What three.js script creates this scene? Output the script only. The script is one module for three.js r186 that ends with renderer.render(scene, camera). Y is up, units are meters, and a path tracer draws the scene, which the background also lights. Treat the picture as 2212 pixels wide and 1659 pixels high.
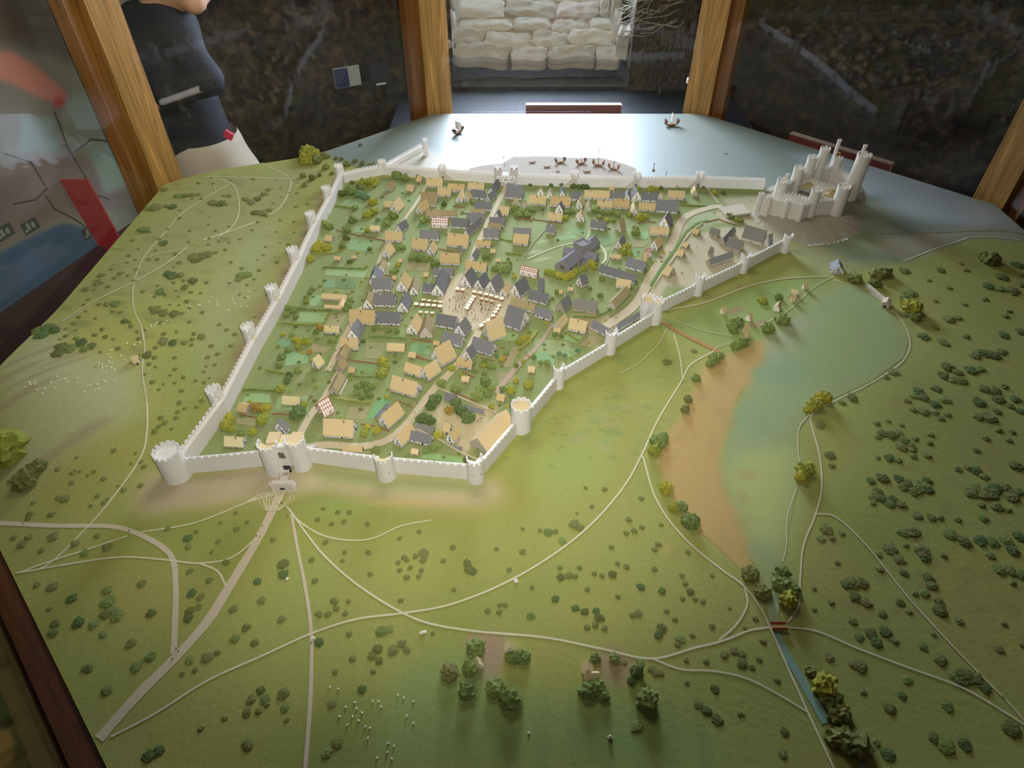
import * as THREE from 'three';
import { mergeGeometries } from 'three/addons/utils/BufferGeometryUtils.js';
import { RectAreaLightUniformsLib } from 'three/addons/lights/RectAreaLightUniformsLib.js';
import { MarchingCubes } from 'three/addons/objects/MarchingCubes.js';
import { ImprovedNoise } from 'three/addons/math/ImprovedNoise.js';

// ---------------------------------------------------------------- camera, light, exposure
const S = 0.85, Y0 = 0.78;                 // camera height above the model board; height of the board above the floor
const FOCAL = 1407.5, PITCH = 42.9 * Math.PI / 180, W = 2212, HH = 1659;
const CX = 0.229 * S, CZ = -1.374 * S;     // middle of the octagonal case
const scene = new THREE.Scene();
scene.background = new THREE.Color(0.55, 0.68, 0.85);
scene.backgroundIntensity = 9.0;
const camera = new THREE.PerspectiveCamera(2 * Math.atan(HH / 2 / FOCAL) * 180 / Math.PI, W / HH, 0.01, 30);
camera.position.set(0, Y0 + S, 0);
camera.lookAt(0, Y0 + S - Math.sin(PITCH), -Math.cos(PITCH));
const renderer = new THREE.WebGLRenderer();
renderer.toneMapping = THREE.LinearToneMapping;
renderer.toneMappingExposure = 0.95;
renderer.shadowMap.enabled = true;
RectAreaLightUniformsLib.init();
// the camera's own flash, just right of and above the lens
const flash = new THREE.SpotLight(0xfffaf4, 5.6, 0, 46 * Math.PI / 180, 1, 2);
flash.name = 'camera_flash'; flash.position.set(0.035, Y0 + S + 0.06, -0.005); flash.shadow.radius = 0.6; flash.target.position.set(-0.22, Y0, -1.62);
flash.castShadow = true; scene.add(flash, flash.target);
// daylight at the window behind the case
const dayLight = new THREE.RectAreaLight(0xd3e4ff, 52, 0.66, 0.8);
dayLight.name = 'window_daylight'; dayLight.position.set(0.14 * S, Y0 + 0.68, -3.45 * S);
dayLight.lookAt(0.2 * S, Y0 + 1.15, -1.4 * S); scene.add(dayLight);
// the lamp under the lid of the case
const caseLight = new THREE.RectAreaLight(0xfffcf6, 5.6, 0.6, 0.5);
caseLight.name = 'case_lamp_light'; caseLight.position.set(-0.12, Y0 + 1.1, -1.4);
caseLight.lookAt(-0.12, 0, -1.4); scene.add(caseLight);

// ---------------------------------------------------------------- helpers
let seed = 12345;
const rnd = () => { seed = (seed + 0x6d2b79f5) | 0; let t = Math.imul(seed ^ (seed >>> 15), 1 | seed); t = (t + Math.imul(t ^ (t >>> 7), 61 | t)) ^ t; return ((t ^ (t >>> 14)) >>> 0) / 4294967296; };
const rr = (a, b) => a + (b - a) * rnd();
const noise = new ImprovedNoise();
const V = (x, y, z) => new THREE.Vector3(x, y, z);
const ss = (a, b, x) => { const t = Math.min(1, Math.max(0, (x - a) / (b - a))); return t * t * (3 - 2 * t); };
const names = new Map();
function numbered(n) { const k = names.get(n) ?? 0; names.set(n, k + 1); return k ? n + '_' + String(k).padStart(3, '0') : n; }
function tag(o, label, category, group, kind) {
  if (label) o.userData.label = label;
  if (category) o.userData.category = category;
  if (group) o.userData.group = group;
  if (kind) o.userData.kind = kind;
  return o;
}
// the ground: flat, with hills rising to the left edge (in units of the camera height)
function rise(x, z) {   // world metres
  const u = x / S, w = -z / S;
  return S * (0.068 + 0.018 * ss(1.3, 1.0, w)) * ss(-0.66, -1.06, u) * ss(0.70, 1.03, w);
}
const cp = Math.cos(PITCH), sp = Math.sin(PITCH);
function dirOf(px, py) { const u = (px - W / 2) / FOCAL, v = (HH / 2 - py) / FOCAL; return V(u, -sp + cp * v, -(cp + sp * v)); }
function G(px, py, up = 0) {           // the point of the board (or a height above it) that stands at a place of the photograph
  const d = dirOf(px, py); let t = (S - up) / -d.y;
  for (let i = 0; i < 24; i++) t += 0.6 * ((S - up - rise(d.x * t, d.z * t)) / -d.y - t);
  return V(d.x * t, Y0 + rise(d.x * t, d.z * t) + up, d.z * t);
}
function proj(p) { const x = p.x, y = p.y - Y0 - S, z = -p.z, f = z * cp - y * sp, u = z * sp + y * cp; return [W / 2 + x / f * FOCAL, HH / 2 - u / f * FOCAL]; }
const onPlaneZ = (px, py, z) => { const d = dirOf(px, py), t = z / d.z; return V(d.x * t, Y0 + S + d.y * t, z); };
// frames of the close views that the places were read from
const view = (ox, oy, k) => (x, y) => [ox + x / k, oy + y / k];
const R5 = view(650, 320, 4.424), R6 = view(1100, 320, 4.424), R7 = view(1550, 280, 4.424), A1 = view(600, 560, 5.53), A2 = view(940, 560, 5.53), A3 = view(1280, 560, 5.53), A4 = view(300, 780, 5.185), A5 = view(660, 760, 4.424), A6 = view(1540, 540, 4.424);
const B1 = view(0, 1040, 2.68), B2 = view(640, 1040, 2.68), B3 = view(1400, 1040, 2.68), B4 = view(1400, 540, 2.724), L4 = view(0, 380, 2.989), PX = (x, y) => [x, y];

const M = (color, roughness = 0.85, extra = {}) => new THREE.MeshStandardMaterial({ color, roughness, ...extra });
function noiseTexture(n, f, oct = 4, gain = 0.55, z0 = 0) {
  const d = new Uint8Array(n * n * 4);
  for (let y = 0; y < n; y++) for (let x = 0; x < n; x++) {
    let s = 0, a = 1, q = f, t = 0;
    for (let o = 0; o < oct; o++) {   // tiles by blending the two ends
      const u = x / n, v = y / n, g = (i, j) => noise.noise((u - i) * q, (v - j) * q, z0 + o * 7.3);
      s += a * ((g(0, 0) * (1 - u) + g(1, 0) * u) * (1 - v) + (g(0, 1) * (1 - u) + g(1, 1) * u) * v); t += a; a *= gain; q *= 2;
    }
    const c = Math.max(0, Math.min(255, 128 + 200 * s / t)); d.set([c, c, c, 255], (y * n + x) * 4);
  }
  const tx = new THREE.DataTexture(d, n, n); tx.magFilter = THREE.LinearFilter; tx.wrapS = tx.wrapT = THREE.RepeatWrapping; tx.needsUpdate = true; return tx;
}
const bumpTx = noiseTexture(256, 9);
const bumped = (color, rough, scale, rep) => { const t = bumpTx.clone(); t.repeat.set(rep, rep); return M(color, rough, { bumpMap: t, bumpScale: scale }); };

// collects pieces into one geometry
class Kit {
  constructor() { this.g = []; }
  add(g, m) { g = g.index ? g.toNonIndexed() : g; if (m) g.applyMatrix4(m); for (const k of Object.keys(g.attributes)) if (!['position', 'normal', 'uv'].includes(k)) g.deleteAttribute(k); this.g.push(g); return this; }
  box(w, h, d, x = 0, y = 0, z = 0, ry = 0, rz = 0, rx = 0) { return this.add(new THREE.BoxGeometry(w, h, d), new THREE.Matrix4().compose(V(x, y, z), new THREE.Quaternion().setFromEuler(new THREE.Euler(rx, ry, rz, 'YXZ')), V(1, 1, 1))); }
  bar(a, b, w, d = w) { const m = new THREE.Matrix4().lookAt(a, b, Math.abs(b.y - a.y) > 0.95 * a.distanceTo(b) ? V(0, 0, 1) : V(0, 1, 0)); m.setPosition(a.clone().add(b).multiplyScalar(0.5)); return this.add(new THREE.BoxGeometry(w, d, a.distanceTo(b)), m); }
  cyl(r0, r1, h, n, x, y, z) { return this.add(new THREE.CylinderGeometry(r0, r1, h, n), new THREE.Matrix4().makeTranslation(x, y, z)); }
  get empty() { return !this.g.length; }
  geo() { return mergeGeometries(this.g); }
}
function mesh(name, geo, material, parent = scene) {
  const m = new THREE.Mesh(geo instanceof Kit ? geo.geo() : geo, material);
  m.name = parent === scene ? numbered(name) : name; m.castShadow = m.receiveShadow = true; parent.add(m); return m;
}
function part(parent, name, geo, material, kind) {
  const k = parent.userData.kids ??= {}; const n = (k[name] = (k[name] ?? -1) + 1);
  const m = mesh(n ? name + '_' + String(n).padStart(3, '0') : name, geo, material, parent);
  if (kind) m.userData.kind = kind; return m;
}
function thing(name, label, category, pos, turn = 0, group) {
  const o = new THREE.Group(); o.name = numbered(name); o.position.copy(pos); o.rotation.y = turn; scene.add(o); return tag(o, label, category, group);
}
const ORD = ['first', 'second', 'third', 'fourth', 'fifth', 'sixth', 'seventh', 'eighth', 'ninth', 'tenth', 'eleventh', 'twelfth'];
const mm = 0.001;

// ---------------------------------------------------------------- the model board
const SIDE = 1.092 * S, RAD = SIDE / 2 / Math.sin(Math.PI / 8);
const corner = (k, r = RAD) => V(CX + r * Math.cos(Math.PI / 8 + k * Math.PI / 4), Y0, CZ - r * Math.sin(Math.PI / 8 + k * Math.PI / 4));
const TEX = 2048, SPAN = 2.46, toC = (p) => [((p.x - CX) / SPAN + 0.5) * TEX, ((p.z - CZ) / SPAN + 0.5) * TEX];
const canvas = document.createElement('canvas'); canvas.width = canvas.height = TEX;
const ctx = canvas.getContext('2d');
const rgb = (c, a = 1) => `rgba(${c[0]},${c[1]},${c[2]},${a})`;
function trace(pts, f, closed = true) { ctx.beginPath(); pts.forEach((q, i) => { const c = toC(G(...f(q[0], q[1]))); i ? ctx.lineTo(c[0], c[1]) : ctx.moveTo(c[0], c[1]); }); if (closed) ctx.closePath(); }
function area(color, pts, f = PX, blur = 0, alpha = 1) { ctx.filter = blur ? `blur(${blur}px)` : 'none'; trace(pts, f); ctx.fillStyle = rgb(color, alpha); ctx.fill(); ctx.filter = 'none'; }
function dab(color, px, py, rx, ry, alpha = 0.6, turn = 0) {   // a soft dab of paint, its size in millimetres
  const c = toC(G(px, py)), k = TEX / SPAN / 1000;
  ctx.save(); ctx.translate(c[0], c[1]); ctx.rotate(turn); ctx.scale(rx * k, ry * k);
  const g = ctx.createRadialGradient(0, 0, 0, 0, 0, 1); g.addColorStop(0, rgb(color, alpha)); g.addColorStop(0.55, rgb(color, alpha * 0.65)); g.addColorStop(1, rgb(color, 0));
  ctx.fillStyle = g; ctx.fillRect(-1, -1, 2, 2); ctx.restore();
}
ctx.fillStyle = rgb([144, 147, 74]); ctx.fillRect(0, 0, TEX, TEX);
for (let i = 0; i < 420; i++) {
  const c = [[134, 142, 64], [152, 150, 72], [126, 138, 62], [150, 146, 66], [140, 152, 74], [150, 142, 72]][i % 6];
  ctx.save(); ctx.translate(rnd() * TEX, rnd() * TEX); ctx.rotate(rnd() * 3); ctx.scale(rr(40, 150), rr(30, 90));
  const g = ctx.createRadialGradient(0, 0, 0, 0, 0, 1); g.addColorStop(0, rgb(c, 0.5)); g.addColorStop(1, rgb(c, 0)); ctx.fillStyle = g; ctx.fillRect(-1, -1, 2, 2); ctx.restore();
}
// hillside left of the town: olive and brown, pale ploughed fields below
area([134, 134, 84], [[420, 390], [690, 345], [640, 430], [500, 560], [330, 640], [160, 640]], PX, 26, 0.7);
for (let i = 0; i < 160; i++) dab([[110, 112, 60], [128, 122, 76], [116, 124, 62]][i % 3], rr(120, 690), rr(350, 760), rr(14, 34), rr(8, 18), 0.5, rr(-0.6, 0.6));
area([158, 162, 122], [[0, 790], [110, 690], [140, 760], [300, 790], [300, 900], [120, 1000], [0, 1120]], PX, 18, 0.75);
for (const [x, y, a, b] of [[60, 770, 90, 9], [100, 800, 100, 8], [150, 770, 80, 8], [50, 850, 80, 10], [190, 930, 60, 16], [90, 1000, 60, 14], [40, 800, 60, 12]]) dab([136, 122, 92], x, y, a, b, 0.6, -0.9);
area([146, 152, 104], [[430, 640], [570, 460], [620, 520], [500, 800], [470, 850], [420, 830]], PX, 22, 0.7);
area([150, 134, 100], [[700, 400], [735, 372], [720, 440], [560, 740], [470, 850], [520, 730], [600, 590]], PX, 9, 0.8);
// the dry ditch before the front wall
area([180, 165, 130], [[285, 1085], [330, 1010], [380, 1040], [600, 1000], [660, 1005], [840, 1020], [1075, 1040], [1095, 1070], [1040, 1098], [900, 1090], [700, 1062], [560, 1078], [420, 1100], [300, 1118]], PX, 11, 0.95);
area([164, 152, 122], [[330, 1045], [430, 1030], [600, 1005], [640, 1040], [500, 1058], [360, 1085]], PX, 9, 0.75);
area([135, 150, 88], [[660, 1015], [840, 1030], [1040, 1045], [1060, 1062], [900, 1062], [700, 1040]], PX, 8, 0.8);
dab([186, 160, 110], 880, 1086, 110, 9, 0.5); dab([140, 158, 82], 1200, 1000, 110, 90, 0.6); dab([142, 160, 84], 720, 1100, 70, 26, 0.7);
// estuary banks and sands
area([150, 146, 112], [[1690, 540], [1790, 520], [1960, 560], [2090, 512], [2212, 512], [2212, 470], [2100, 480], [1950, 520], [1860, 520]], PX, 14, 0.9);
area([138, 138, 96], [[1700, 530], [1900, 505], [1960, 560], [1840, 590], [1760, 590]], PX, 14, 0.8);
area([128, 150, 84], [[1420, 700], [1640, 610], [1800, 600], [1680, 720], [1560, 760]], PX, 12, 0.7);
for (const [x, y, a, b] of [[1590, 670, 34, 14], [1640, 700, 40, 14], [1720, 640, 36, 12], [1600, 620, 22, 8]]) dab([150, 122, 96], x, y, a, b, 0.85, -0.5);
// farms in the foreground
area([156, 130, 104], [[1008, 1368], [1095, 1368], [1085, 1450], [1050, 1492], [1030, 1440], [1005, 1395]], PX, 4, 0.9);
area([150, 128, 98], [[1285, 1425], [1315, 1395], [1345, 1400], [1370, 1450], [1345, 1490], [1300, 1465]], PX, 6, 0.85);
area([122, 150, 88], [[860, 1440], [1000, 1400], [1100, 1500], [1370, 1500], [1500, 1560], [1600, 1659], [780, 1659], [830, 1520]], PX, 14, 0.6);
for (let i = 0; i < 9; i++) dab([110, 128, 66], 960 + i * 70, 1600, 12, 90, 0.28, 0.05);
dab([112, 124, 60], 740, 1620, 60, 90, 0.6); dab([118, 126, 58], 1900, 1500, 200, 150, 0.35); dab([126, 130, 60], 2050, 900, 150, 190, 0.5);
for (let i = 0; i < 60; i++) dab([132, 124, 72], rr(1800, 2200), rr(620, 1450), rr(12, 26), rr(8, 16), 0.35, rnd() * 3);
// inside the walls
const TOWN = [[745, 400], [830, 383], [960, 390], [1240, 400], [1500, 402], [1650, 410], [1690, 530], [1600, 580], [1500, 632], [1413, 690], [1313, 755], [1203, 830], [1125, 925], [1028, 1030], [836, 1015], [655, 1000], [590, 1005], [400, 1020], [490, 895], [556, 760], [605, 675], [652, 590], [690, 505]];
area([122, 132, 78], TOWN, PX, 0, 1);
for (let i = 0; i < 150; i++) dab([[120, 142, 80], [150, 140, 98], [128, 150, 90], [154, 150, 102], [112, 134, 78]][i % 5], rr(560, 1500), rr(420, 980), rr(16, 34), rr(9, 18), 0.45, rr(-0.3, 0.3));
for (let i = 0; i < 700; i++) dab([[104, 126, 62], [116, 132, 66], [136, 128, 84], [110, 130, 76], [126, 138, 74]][i % 5], rr(480, 1500), rr(400, 1010), rr(5, 12), rr(3, 7), 0.5, rr(-0.4, 0.4));
area([178, 164, 132], [[945, 640], [990, 590], [1130, 625], [1140, 660], [1060, 700], [1020, 715], [960, 690]], PX, 4, 1);          // market square
area([170, 158, 126], [[1400, 640], [1440, 560], [1480, 480], [1560, 455], [1640, 440], [1600, 480], [1520, 480], [1450, 560], [1430, 640]], PX, 4, 1); // wide lane
area([168, 156, 124], [[1425, 620], [1470, 520], [1560, 490], [1700, 500], [1680, 530], [1600, 575], [1500, 620]], PX, 5, 0.95);       // paddock
area([146, 152, 110], [[1480, 470], [1530, 455], [1560, 470], [1530, 490], [1490, 500]], PX, 5, 0.9);
area([176, 160, 124], [[930, 870], [1000, 880], [1080, 870], [1060, 930], [1000, 985], [960, 940], [930, 905]], PX, 6, 0.9);          // farmyard in the corner
area([160, 156, 120], [[1430, 500], [1500, 545], [1400, 640]], PX, 4, 0.5);
for (const [x, y] of [[1180, 520], [1150, 545], [1300, 540], [1170, 560], [1240, 500]]) dab([166, 170, 128], x, y, 34, 10, 0.7, -0.4);
area([168, 142, 112], [[1240, 690], [1330, 680], [1325, 720], [1260, 725]].map(([x, y]) => [x, y]), PX, 5, 0.6);
area([158, 150, 116], [[1560, 430], [1650, 420], [1720, 500], [1690, 535], [1600, 480]], PX, 6, 0.9);
// sea and estuary water, painted on the board
const SEA = [[700, 333], [735, 352], [828, 372], [957, 380], [1240, 398], [1500, 401], [1650, 404], [1690, 470], [1780, 525], [1830, 560], [1950, 566], [2010, 540], [2090, 514], [2150, 513], [2300, 520], [2300, 400], [1560, 100], [900, 100], [600, 330]];
area([104, 116, 96], SEA, PX, 9, 1);
area([166, 178, 178], [[1700, 330], [1900, 330], [2212, 480], [2160, 500], [2000, 480], [1900, 440], [1800, 400]], PX, 22, 0.9);  // paler right sea: the window daylight put into the colour
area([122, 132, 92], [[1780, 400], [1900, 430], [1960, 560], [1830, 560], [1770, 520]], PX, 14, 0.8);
area([152, 146, 118], [[1860, 530], [2000, 500], [2212, 490], [2212, 520], [2090, 512], [1960, 560]], PX, 10, 0.85);
area([158, 146, 116], [[828, 372], [860, 352], [925, 318], [960, 345], [957, 382]], PX, 8, 0.9);
const WATER = [[1655, 735], [1700, 700], [1745, 655], [1800, 622], [1850, 612], [1915, 665], [1962, 740], [1950, 775], [1880, 825], [1760, 880], [1722, 935], [1727, 1010], [1722, 1060], [1702, 1150], [1690, 1215], [1690, 1270], [1672, 1340], [1665, 1340], [1662, 1280], [1640, 1235], [1608, 1190], [1600, 1140], [1560, 1040], [1556, 985], [1575, 900], [1605, 845], [1622, 800]];
area([138, 152, 104], WATER, PX, 12, 1); dab([120, 148, 112], 1690, 800, 90, 60, 0.7); dab([122, 146, 110], 1620, 900, 40, 60, 0.5);
area([136, 150, 92], [[1790, 650], [1860, 640], [1945, 740], [1880, 810], [1760, 860], [1740, 800]], PX, 18, 0.8);
area([152, 152, 120], [[1650, 740], [1720, 680], [1760, 690], [1700, 760], [1660, 800]], PX, 12, 0.6);
area([166, 174, 100], [[1600, 980], [1715, 960], [1720, 1080], [1690, 1200], [1620, 1160], [1570, 1030]], PX, 14, 0.8);
const MUD = [[1640, 735], [1655, 742], [1645, 790], [1622, 800], [1620, 830], [1600, 845], [1578, 900], [1556, 985], [1560, 1045], [1585, 1100], [1605, 1140], [1612, 1185], [1628, 1232], [1600, 1232], [1560, 1190], [1500, 1140], [1445, 1060], [1420, 1000], [1430, 950], [1480, 890], [1500, 830], [1540, 770], [1590, 765]];
area([172, 146, 88], MUD, PX, 5, 1);
for (let i = 0; i < 30; i++) dab([[150, 124, 74], [178, 150, 94], [160, 142, 84]][i % 3], rr(1440, 1620), rr(760, 1200), rr(14, 34), rr(8, 18), 0.3, rnd() * 3);
{ // grain of the brush and the scatter material
  const im = ctx.getImageData(0, 0, TEX, TEX), d = im.data;
  for (let i = 0; i < d.length; i += 4) { const n = (rnd() - 0.5) * 11; d[i] += n; d[i + 1] += n; d[i + 2] += n * 0.8; }
  ctx.putImageData(im, 0, 0);
}
const paint = new THREE.CanvasTexture(canvas); paint.colorSpace = THREE.SRGBColorSpace; paint.flipY = false;
const boardUV = (x, z) => [(x - CX) / SPAN + 0.5, (z - CZ) / SPAN + 0.5];
function sheet(positions, index) {
  const g = new THREE.BufferGeometry(), uv = [];
  for (let i = 0; i < positions.length; i += 3) uv.push(...boardUV(positions[i], positions[i + 2]));
  g.setAttribute('position', new THREE.Float32BufferAttribute(positions, 3)); g.setAttribute('uv', new THREE.Float32BufferAttribute(uv, 2));
  g.setIndex(index); g.computeVertexNormals(); return g;
}
{
  const pos = [], idx = [], RINGS = 70, SEG = 192;
  const rim = (j) => { const a = j / SEG * 2 * Math.PI,  off = Math.abs(((a + Math.PI / 8) % (Math.PI / 4)) - Math.PI / 8); return RAD * Math.cos(Math.PI / 8) / Math.cos(off); };
  for (let r = 0; r <= RINGS; r++) for (let j = 0; j < SEG; j++) {
    const a = j / SEG * 2 * Math.PI, q = rim(j) * (r / RINGS), x = CX + q * Math.cos(a), z = CZ - q * Math.sin(a);
    pos.push(x, Y0 + rise(x, z), z);
  }
  for (let r = 0; r < RINGS; r++) for (let j = 0; j < SEG; j++) { const k = (j + 1) % SEG, a = r * SEG + j, b = r * SEG + k; idx.push(a, a + SEG, b, b, a + SEG, b + SEG); }
  const base = pos.length / 3;                        // the board's edge and underside
  for (let j = 0; j < SEG; j++) { const i = RINGS * SEG + j; pos.push(pos[i * 3], pos[i * 3 + 1], pos[i * 3 + 2], pos[i * 3], Y0 - 0.03, pos[i * 3 + 2]); }
  for (let j = 0; j < SEG; j++) { const k = (j + 1) % SEG; idx.push(base + 2 * j, base + 2 * j + 1, base + 2 * k, base + 2 * k, base + 2 * j + 1, base + 2 * k + 1); }
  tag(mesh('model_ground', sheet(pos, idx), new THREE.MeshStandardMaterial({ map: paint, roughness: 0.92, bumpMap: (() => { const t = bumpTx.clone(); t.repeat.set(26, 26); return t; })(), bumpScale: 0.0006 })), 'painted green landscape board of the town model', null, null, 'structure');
}
// a flat shape on the board, lifted a little
function flat(name, pts, f, lift, material, kind = 'structure') {
  const P = pts.map((q) => G(...f(q[0], q[1]))), tri = THREE.ShapeUtils.triangulateShape(P.map((p) => new THREE.Vector2(p.x, -p.z)), []);
  const pos = P.flatMap((p) => [p.x, p.y + lift, p.z]);
  const m = mesh(name, sheet(pos, tri.flat()), material); if (kind) m.userData.kind = kind; return m;
}
function clipToOctagon(P) {
  let out = P;
  for (let k = 0; k < 8; k++) {
    const a = Math.PI / 4 * k + Math.PI / 4, nx = Math.cos(a), nz = -Math.sin(a), d = RAD * Math.cos(Math.PI / 8) - 0.001, src = out; out = [];
    const side = (p) => (p.x - CX) * nx + (p.z - CZ) * nz - d;
    src.forEach((p, i) => { const q = src[(i + 1) % src.length], sp_ = side(p), sq = side(q); if (sp_ <= 0) out.push(p); if (sp_ * sq < 0) out.push(p.clone().lerp(q, sp_ / (sp_ - sq))); });
  }
  return out;
}
{
  const GLOSS = [...SEA.slice(0, 7), [1690, 440], [1790, 480], [1880, 505], [1980, 505], [2090, 500], [2160, 498], ...SEA.slice(14)];
  const P = clipToOctagon(GLOSS.map((q) => { const p = q[1] < 240 ? G(q[0], 240).add(V((q[0] - 1230) * 0.0006, 0, -0.3)) : G(...q); return p; }));
  const tri = THREE.ShapeUtils.triangulateShape(P.map((p) => new THREE.Vector2(p.x, -p.z)), []);
  const waves = bumpTx.clone(); waves.repeat.set(34, 60);
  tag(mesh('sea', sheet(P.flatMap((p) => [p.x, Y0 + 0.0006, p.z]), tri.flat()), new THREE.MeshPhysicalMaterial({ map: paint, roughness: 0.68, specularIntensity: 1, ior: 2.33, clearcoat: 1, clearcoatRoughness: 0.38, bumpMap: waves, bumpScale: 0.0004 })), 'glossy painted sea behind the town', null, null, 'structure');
}
flat('estuary_water', WATER, PX, 0.0005, new THREE.MeshStandardMaterial({ map: paint, roughness: 0.85 }));
flat('mudflat', MUD, PX, 0.0004, new THREE.MeshStandardMaterial({ map: paint, roughness: 0.9 }));

// roads and paths: ribbons laid on the ground
let layer = 0;
function ribbon(name, pts, w0, w1, material, f = PX, up = 0) {
  const c = new THREE.CatmullRomCurve3(pts.map((q) => G(...f(q[0], q[1]))), false, 'centripetal'), n = Math.max(8, Math.round(c.getLength() / 0.008));
  const pos = [], idx = [], lift = 0.0007 + 0.00003 * (layer++ % 30) + up;
  for (let i = 0; i <= n; i++) {
    const t = i / n, p = c.getPoint(t), d = c.getTangent(t), w = (w0 + (w1 - w0) * t) * mm / 2 * (0.92 + 0.16 * rnd()), s = V(-d.z, 0, d.x).normalize();
    for (const k of [-1, 1]) { const q = p.clone().addScaledVector(s, k * w); pos.push(q.x, Y0 + rise(q.x, q.z) + lift, q.z); }
    if (i) { const a = 2 * i - 2; idx.push(a, a + 1, a + 2, a + 2, a + 1, a + 3); }
  }
  const g = sheet(pos, idx); if (g.attributes.normal.getY(0) < 0) { g.setIndex(idx.reverse()); g.computeVertexNormals(); }
  const m = mesh(name, g, material); m.userData.kind = 'structure'; return m;
}
const sand = M(0xbcb092, 0.95), pale = M(0xc6c09c, 0.95), track = M(0xb3ab80, 0.95), street = M(0xb4a788, 0.95), dirt = M(0xa57a4c, 0.95), faint = M(0xb6b088, 0.95);
const road = (...a) => ribbon('road', ...a), path = (...a) => ribbon('path', ...a);
road([[605, 1066], [590, 1100], [560, 1160], [500, 1260], [450, 1340], [380, 1420], [300, 1500], [214, 1597]], 13, 14, sand);
road([[-10, 1130], [120, 1136], [245, 1138], [290, 1150], [345, 1178], [372, 1205], [380, 1270], [378, 1350], [376, 1412]], 7.5, 8, sand);
road([[630, 1110], [642, 1180], [660, 1270], [672, 1360], [672, 1480], [660, 1659]], 4, 5.5, sand);
path([[318, 870], [318, 930], [306, 985], [240, 1080], [190, 1138], [95, 1225], [35, 1238]], 2.4, 3, pale);
path([[275, 1158], [180, 1190], [100, 1216], [40, 1238]], 2.6, 3, pale); path([[305, 1150], [420, 1130], [540, 1084], [590, 1070]], 2.4, 2.6, pale);
path([[40, 1238], [130, 1222], [260, 1204], [360, 1210], [430, 1217], [500, 1205], [555, 1162]], 2.8, 2.6, pale); path([[430, 1217], [470, 1234], [488, 1265]], 2.8, 3, pale);
path([[240, 1592], [330, 1545], [450, 1470], [560, 1420], [680, 1366], [770, 1338], [870, 1325], [970, 1307], [1090, 1260], [1200, 1195], [1280, 1130], [1350, 1048], [1385, 985], [1420, 910], [1474, 820], [1490, 790], [1545, 757]], 2.8, 2.8, pale);
path([[625, 1100], [660, 1150], [700, 1200], [770, 1262], [865, 1322], [920, 1345], [1010, 1362], [1180, 1378], [1300, 1402], [1408, 1423], [1500, 1400], [1560, 1385], [1620, 1362], [1665, 1355]], 2.8, 3, pale);
path([[620, 1095], [645, 1125], [700, 1158], [770, 1168], [810, 1162], [865, 1137], [932, 1124]], 2.6, 2, pale);
path([[1408, 1423], [1470, 1446], [1540, 1450], [1610, 1465], [1680, 1500], [1742, 1537]], 2.6, 2.4, pale);
path([[1388, 985], [1420, 1085], [1480, 1165], [1560, 1232], [1605, 1265], [1640, 1310], [1665, 1360], [1700, 1440], [1745, 1540], [1800, 1659]], 2.6, 3, pale);
path([[1608, 1268], [1614, 1305], [1590, 1350], [1552, 1384]], 2.4, 2.6, pale);
path([[1700, 1356], [1760, 1363], [1850, 1400], [1960, 1442], [2080, 1487], [2212, 1565]], 2.8, 2.6, pale); path([[1702, 1345], [1725, 1308], [1728, 1250], [1735, 1180], [1760, 1115], [1774, 1060], [1770, 985], [1754, 925], [1752, 898], [1800, 868], [1880, 828], [1950, 780], [1966, 740], [1945, 690], [1905, 652], [1850, 622], [1800, 605]], 2.6, 2.2, pale);
path([[1762, 1110], [1800, 1115], [1870, 1178], [1960, 1290], [2080, 1420], [2165, 1505]], 2.4, 2.4, pale); path([[2172, 1512], [2212, 1558]], 2.2, 2.2, pale);
path([[1750, 895], [1727, 922], [1724, 980], [1730, 1010]], 1.6, 1.6, pale); path([[1720, 1055], [1700, 1120], [1698, 1180], [1690, 1215]], 1.8, 1.4, pale);
path([[1430, 672], [1520, 655], [1620, 618], [1700, 602], [1790, 598]], 5, 4, faint); path([[1440, 665], [1500, 645], [1560, 640]], 2, 2, track); path([[1800, 598], [1760, 620], [1700, 672], [1640, 705]], 2.4, 2.4, faint);
road([[1420, 690], [1470, 720], [1545, 757], [1565, 770]], 8, 9, dirt); path([[1440, 712], [1425, 740], [1380, 785], [1340, 808]], 2, 2, track); path([[1455, 722], [1468, 770], [1474, 818]], 2, 2, pale); path([[1450, 690], [1520, 715], [1590, 732], [1540, 755]], 1.8, 1.8, track);
path([[1950, 566], [2020, 538], [2092, 514]], 1.6, 2.4, M(0xe6e2d0, 0.8)); path([[2092, 513], [2150, 513], [2205, 520]], 2.6, 2.2, M(0xcfcfb4, 0.8));
// hillside tracks
path([[135, 695], [190, 660], [290, 610], [360, 570], [405, 535]], 3.4, 3, faint); path([[440, 518], [490, 502], [552, 480]], 3.2, 3, pale); path([[582, 465], [605, 448], [625, 412], [625, 385], [565, 352]], 2.6, 2.4, pale);
path([[225, 575], [310, 557], [405, 535]], 2, 2, faint); path([[495, 398], [440, 430], [395, 460], [350, 510], [312, 555], [290, 612], [290, 670], [305, 705], [313, 750], [308, 800], [316, 860], [318, 880]], 2.6, 2.2, faint);
path([[440, 382], [560, 385], [640, 385]], 2.4, 2.4, pale); path([[460, 384], [500, 398], [517, 440], [508, 482], [470, 515]], 2, 2, pale); path([[456, 384], [466, 412]], 1.8, 1.8, track); path([[640, 400], [690, 378], [735, 372]], 2, 2.2, pale); path([[138, 695], [200, 660]], 2, 2, track);
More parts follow.
